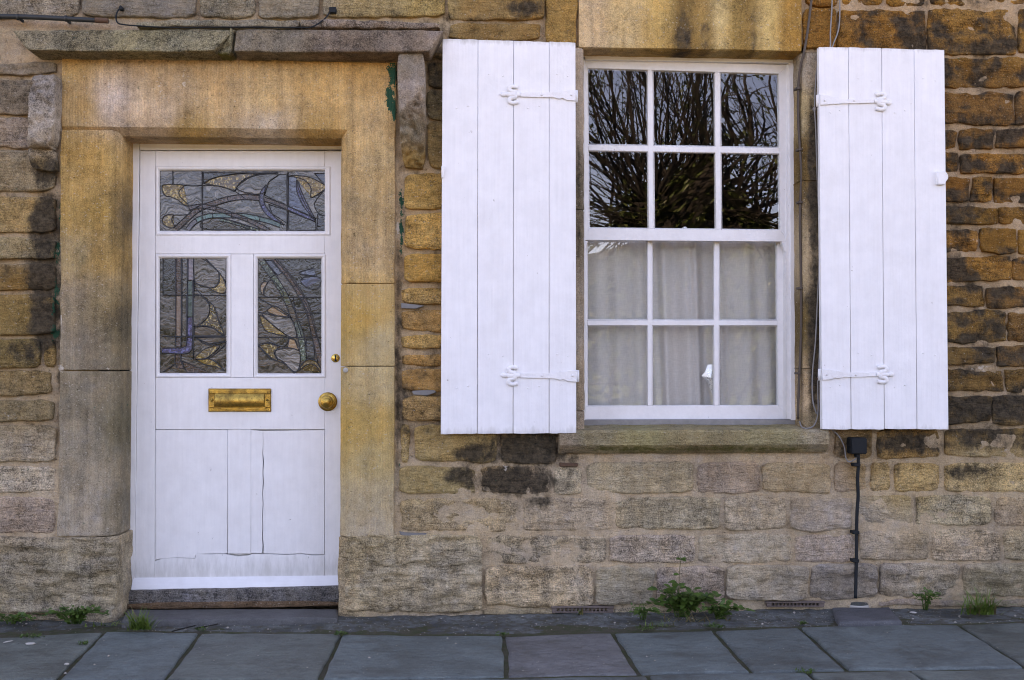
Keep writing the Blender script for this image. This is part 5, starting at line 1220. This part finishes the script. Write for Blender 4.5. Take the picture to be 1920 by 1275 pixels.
herb(g0(140, 1168, .012), 200, .11, .18, "wispy green weed against the left plinth beside the door", rg, .022, stems=30)
herb(g0(20, 1168, .01), 120, .07, .12, "low weed at the far left foot of the wall", rg, .018, stems=7)
herb(g0(1735, 1142, .01), 120, .15, .06, "thin upright weed between the drain cap and the grass tuft", rg, .016, stems=8)
tuft(g0(1838, 1150, .012), 130, .15, 1.0, "arching green grass tuft at the wall foot on the far right", rg)
tuft(g0(262, 1178, .012), 110, .115, .8, "bright grass tuft on the pavement at the foot of the door", rg)
tuft(g0(1300, 1164), 34, .075, 2.2, "dry dead stalks lying under the bushy weed below the window", rg, .95, .0025)
tuft(g0(193, 1172), 14, .035, 1.2, "tiny grass tuft just left of the doorstep", rg, 0.0)
tuft(g0(1085, 1150), 9, .075, .5, "few bent grass stalks in front of the left air brick", rg, .45)
tuft(g0(1240, 1172), 40, .04, 1.2, "short grass clump in front of the bushy weed", rg, .1, .0018)
def moss(u, v, n_, wd, label):
    b_ = g0(u, v); root = empty("moss_clump", b_, label, "moss clump", "moss clumps in the pavement joints"); A = []
    for i in range(n_):
        a = rg.uniform(0, 2*math.pi); r = wd*math.sqrt(rg.random()); c = b_+np.array([r*math.cos(a), r*math.sin(a)*.7, rg.uniform(-.002, .008)])
        d = (rg.uniform(-1, 1), rg.uniform(-1, 1), rg.uniform(.3, 1.2)); l = rg.uniform(.007, .015); A.append(leafgeo(c, d, (0, 0.1, 1) if abs(d[2]) < .9 else (1, 0, 0.2), l, l*.6, .3))
    tag(mk("foliage", *join(A), MAT['leaf'], root), kind="stuff")
for u, v, n_, wd, lb in ((1340,1176,110,.045,"round moss clump at the pavement joint below the right part of the window"),(578,1162,70,.03,"small green clump on the step below the door's right side"),(640,1190,70,.035,"green clump at the joint right of the doorstep"),(940,1191,50,.03,"green clump at the joint below the left shutter"),(378,1182,40,.025,"green clump at the joint in front of the door"),(155,1208,40,.02,"green clump at the left end joint near the pale pebble"),(1505,1170,45,.025,"green clump at the joint left of the drain cap"),(1210,1180,50,.04,"green clump at the pavement edge left of the bushy weed"),(60,1195,60,.05,"green clump at the far left pavement edge"),(1510,1261,60,.04,"green clump in the pavement joint at the very bottom edge, right of centre")):
    moss(u, v, n_, wd, lb)
# grit along the wall foot (too fine to count)
A = []
for i in range(900):
    u = rg.uniform(-60, 1980); v = 1150-.012*(u-600)*(u > 600)+(rg.uniform(2, 36) if i % 4 else rg.uniform(30, 118)); c = g0(u, v, rg.uniform(-.004, .004)); s = rg.uniform(.0012, .003)*(1+1.6*(rg.random() < .06))
    o3 = np.array([(1, 0, 0), (-1, 0, 0), (0, 1, 0), (0, -1, 0), (0, 0, .8), (0, 0, -.6)])*s*np.array([rg.uniform(.7, 1.4), rg.uniform(.7, 1.2), 1]); A.append((o3+c, [(0, 2, 4), (2, 1, 4), (1, 3, 4), (3, 0, 4), (2, 0, 5), (1, 2, 5), (3, 1, 5), (0, 3, 5)]))
tag(mk("grit", *join(A), MAT['grit'], None, False), "pale grit scattered along the foot of the wall", "grit", kind="stuff")
def pebble(u, v, sx, sy, sz, mat, label, name="pebble", cat="pebble", rot=0.):
    bm = bmesh.new(); bmesh.ops.create_icosphere(bm, subdivisions=2, radius=1); c = g0(u, v)
    for q in bm.verts:
        k = 1+.25*(random.random()-.5); x, y = q.co.x*sx*k, q.co.y*sy*k; q.co = Vector((c[0]+x*math.cos(rot)-y*math.sin(rot), c[1]+x*math.sin(rot)+y*math.cos(rot), c[2]+sz*.8+q.co.z*sz))
    return tag(mkbm(name, bm, MAT[mat], None, True), label, cat)
pebble(57, 1209, .022, .012, .006, 'litter', "flat pale pebble on the far left flagstone")
pebble(125, 1247, .010, .008, .005, 'litter', "small round pale pebble in the joint at the lower left")
pebble(15, 1204, .022, .004, .003, 'litter', "short white stick of litter at the far left pavement edge", "litter_stick", "litter", .8)
pebble(1712, 1150, .016, .008, .005, 'litter', "pale flake on the ground right of the drain cap", "litter_flake", "litter", -.4)
for P_, lb in (([(322, 1184), (345, 1178), (366, 1173)], "thin dark twig on the pavement in front of the door"), ([(365, 1178), (390, 1174), (408, 1170)], "short dark twig beside the step in front of the door")):
    V, Fc = tubegeo(spline(np.array([g0(u, v, .008) for u, v in P_]), 4), .003, 5); tag(mk("twig", V, Fc, MAT['bark']), lb, "twig")

# ------------------------------------------------------------------ across the street (seen in the window glass)
def mirror(u, v, yv):
    """where a thing across the street stands, if it is seen in the window pane at pixel (u, v)"""
    x, z = PX(u, v, yv); return np.array([float(x), 2*(FY+.03)-yv, float(z)])
rt = random.Random(11)
YV = 12.5
tb = mirror(1290, 420, YV)
tree = empty("pollarded_tree", (tb[0], tb[1], -.06), "pollarded tree with many upright shoots, mirrored in the upper window panes", "tree")
hz = mirror(1290, 385, YV)[2]
def branchgeo(p, d, L, r, n_=7, wob=.12, up=.12):
    P = [np.array(p)]; d = np.array(d, float)/np.linalg.norm(d)
    for i in range(n_): d = d+np.array([rt.gauss(0, wob), rt.gauss(0, wob), up*rt.random()]); d /= np.linalg.norm(d); P.append(P[-1]+d*L/n_)
    return np.array(P)
bt = []; lv = []
V, Fc = tubegeo(np.array([(tb[0], tb[1], -.1), (tb[0]+.05, tb[1], 1.2), (tb[0]-.04, tb[1], hz-.9), (tb[0], tb[1], hz-.3), (tb[0]+.05, tb[1], hz+.25)]), [.46, .36, .38, .5, .3], 18); mk("trunk", V, Fc, MAT['bark'], tree)
def rough(V, a=.10, f=3.5):
    k = fbm(V[:, 0]*f, V[:, 2]*f, V[:, 1]*f, 4)[:, None]; c = V.mean(0); d = V-np.array([c[0], c[1], 0])*np.array([1, 1, 0]); d[:, 2] = 0; return V+d*k*a*8+k*a
knobs = [(tb[0]+a, tb[1]+b_, hz+c, r) for a, b_, c, r in ((-.55, .1, -.05, .34), (-.2, -.2, .2, .34), (.25, .1, .15, .36), (.62, -.05, 0, .3), (-.95, 0, -.35, .22), (.95, .1, -.3, .22))]
for kx, ky, kz, kr in knobs:
    a0 = (tb[0], tb[1], hz-.75); V, Fc = tubegeo(spline(np.array([a0, ((kx+a0[0])/2, ky, kz-.45), (kx, ky, kz), (kx, ky, kz+.12)]), 4), np.linspace(.3, kr, 13), 10); bt.append((V, Fc))
for i in range(120):
    kx, ky, kz, kr = rt.choice(knobs); a = rt.uniform(-1.35, 1.35); e = rt.gauss(0, .35)
    if i < 40: a *= .5
    d = (math.sin(a)+.25*(kx-tb[0]), e, max(math.cos(a), -.05)+.12)
    L = rt.uniform(2.6, 4.6)*(1-.25*abs(a)); P = branchgeo((kx+rt.gauss(0, .18), ky+rt.gauss(0, .12), kz+rt.uniform(-.1, .2)), d, L, .05, 9, .06, .10); r0 = rt.uniform(.011, .034)
    bt.append(tubegeo(P, np.linspace(r0, .008, len(P)), 5, cap=False))
    for j in range(rt.randint(5, 9)):
        k = rt.randint(2, len(P)-1); dd = P[k]-P[k-1]; dd = dd/np.linalg.norm(dd)+np.array([rt.gauss(0, .6), rt.gauss(0, .6), rt.gauss(.1, .4)])
        Q = branchgeo(P[k], dd, rt.uniform(.4, 1.2), .01, 4, .18, .05); bt.append(tubegeo(Q, np.linspace(.010, .004, len(Q)), 3, cap=False))
        for h in range(rt.randint(2, 5)):
            c = Q[rt.randint(1, len(Q)-1)]+np.array([rt.gauss(0, .04)]*3); l = rt.uniform(.04, .085); d3 = (rt.uniform(-1, 1), rt.uniform(-1, 1), rt.uniform(-.8, .6)); lv.append(leafgeo(c, d3, (.1, .2, 1), l, l*.75, .2))
for i in range(240):      # drooping side twigs round the heads
    kx, ky, kz, kr = rt.choice(knobs); s = rt.choice((-1, 1)); d = (s*rt.uniform(.4, 1), rt.gauss(0, .5), rt.uniform(-.6, .5)); Q = branchgeo((kx, ky, kz+rt.uniform(-.5, .2)), d, rt.uniform(.9, 2.4), .01, 6, .16, -.02); bt.append(tubegeo(Q, np.linspace(.018, .004, len(Q)), 4, cap=False))
    for h in range(rt.randint(4, 8)):
        c = Q[rt.randint(1, len(Q)-1)]+np.array([rt.gauss(0, .06), rt.gauss(0, .06), rt.gauss(0, .06)]); l = rt.uniform(.05, .095); lv.append(leafgeo(c, (rt.uniform(-1, 1), rt.uniform(-1, 1), rt.uniform(-.8, .6)), (.1, .2, 1), l, l*.75, .2))
for i in range(3200):     # ivy and short shoots on the heads and the trunk
    kx, ky, kz, kr = rt.choice(knobs+[(tb[0], tb[1], hz-.9, .45), (tb[0], tb[1], hz-.5, .5)]); v_ = np.array([rt.gauss(0, 1), rt.gauss(0, 1), rt.gauss(0, 1)]); v_ /= np.linalg.norm(v_)
    c = np.array([kx, ky, kz])+v_*kr*rt.uniform(.95, 1.5); l = rt.uniform(.05, .11); lv.append(leafgeo(c, (rt.uniform(-1, 1), rt.uniform(-1, 1), rt.uniform(-.8, .6)), (.1, .2, 1), l, l*.8, .2))
    if i % 9 == 0:
        Q = branchgeo((kx, ky, kz), v_+np.array([0, 0, .4]), kr+rt.uniform(.3, .9), .01, 4, .2, .05); bt.append(tubegeo(Q, np.linspace(.016, .004, len(Q)), 4, cap=False))
tag(mk("branches", *join(bt), MAT['bark'], tree), kind="stuff"); tag(mk("foliage", *join(lv), MAT['treeleaf'], tree, False), kind="stuff")
# hooped railing
rail = empty("hooped_railing", (tb[0], tb[1]+1.6, -.06), "low hooped iron railing across the street, mirrored in the lower panes", "railing")
ry_ = tb[1]+2.2; hv = mirror(1400, 692, 2*(FY+.03)-ry_)[2]; hh = hv+.06
for i in range(34):
    xx = tb[0]-8+.5*i; P = [(xx, ry_, -.06)]+[(xx+.27-.27*math.cos(t), ry_+(.012 if i % 2 else 0), hh-.33+.27*math.sin(t)) for t in np.linspace(0, math.pi, 9)]+[(xx+.54, ry_, -.06)]
    V, Fc = tubegeo(P, .014, 6); mk("hoop", V, Fc, MAT['blackpipe'], rail)
for z in (.12, hh-.36): V, Fc = tubegeo([(tb[0]-8.2, ry_, z), (tb[0]+9.2, ry_, z)], .014, 6); mk("rail", V, Fc, MAT['blackpipe'], rail)
# a low wooded rise, added to block the bright low sky in the pane reflections
hx = np.linspace(-260, 260, 90); hy = np.linspace(-62, -150, 14); HXg, HYg = np.meshgrid(hx, hy)
hzz = -.3+11.5*np.clip((-62-HYg)/30, 0, 1)*(1+.5*fbm(HXg/40, HYg/40, 3, 3))+2.2*fbm(HXg/5, HYg/8, 6, 3)*np.clip((-62-HYg)/20, 0, 1)
tag(mk("backdrop_hill", np.stack([HXg, HYg, hzz], -1).reshape(-1, 3), grid_faces(90, 14), simple('far_woods', (.028, .034, .015), .95, 0, .6, .6)), kind="structure")
# trees and a far hedge closing the view
def bush(x, y, w, h, n_, label, name="far_hedge", cat="hedge"):
    root = empty(name, (x, y, -.06), label, cat); A = []; T_ = []
    for i in range(8):
        Q = branchgeo((x+rt.uniform(-.3, .3)*w, y+rt.uniform(-.5, .5), -.1), (rt.gauss(0, .3), 0, 1), h*.9, .05, 6, .1, .05); T_.append(tubegeo(Q, np.linspace(.07, .02, len(Q)), 5, cap=False))
    for i in range(n_):
        a = rt.uniform(-1, 1); z = h*(rt.random()**.8)*(1-.35*a*a)*rt.uniform(.8, 1.1); c = np.array([x+a*w/2, y+rt.gauss(0, .7), z]); l = rt.uniform(.10, .24)
        A.append(leafgeo(c, (rt.uniform(-1, 1), rt.uniform(-1, 1), rt.uniform(-1, 1)), (.1, .2, 1), l, l*.8, .2))
    mk("stems", *join(T_), MAT['bark'], root); tag(mk("foliage", *join(A), MAT['treeleaf'], root, False), kind="stuff")
for i, (x, y, w, h, lb) in enumerate(((-9, -22, 9, 4.2, "leafy hedge mass across the street, seen leftmost in reflection"), (-1, -25, 9, 3.4, "lower leafy hedge mass across the street behind the pollarded tree"), (7, -23, 9, 3.8, "leafy hedge mass across the street, right of the pollarded tree"), (15, -24, 9, 4.6, "tall leafy hedge mass across the street, farthest right"))):
    bush(x, y, w, h*1.1, 7000, lb)
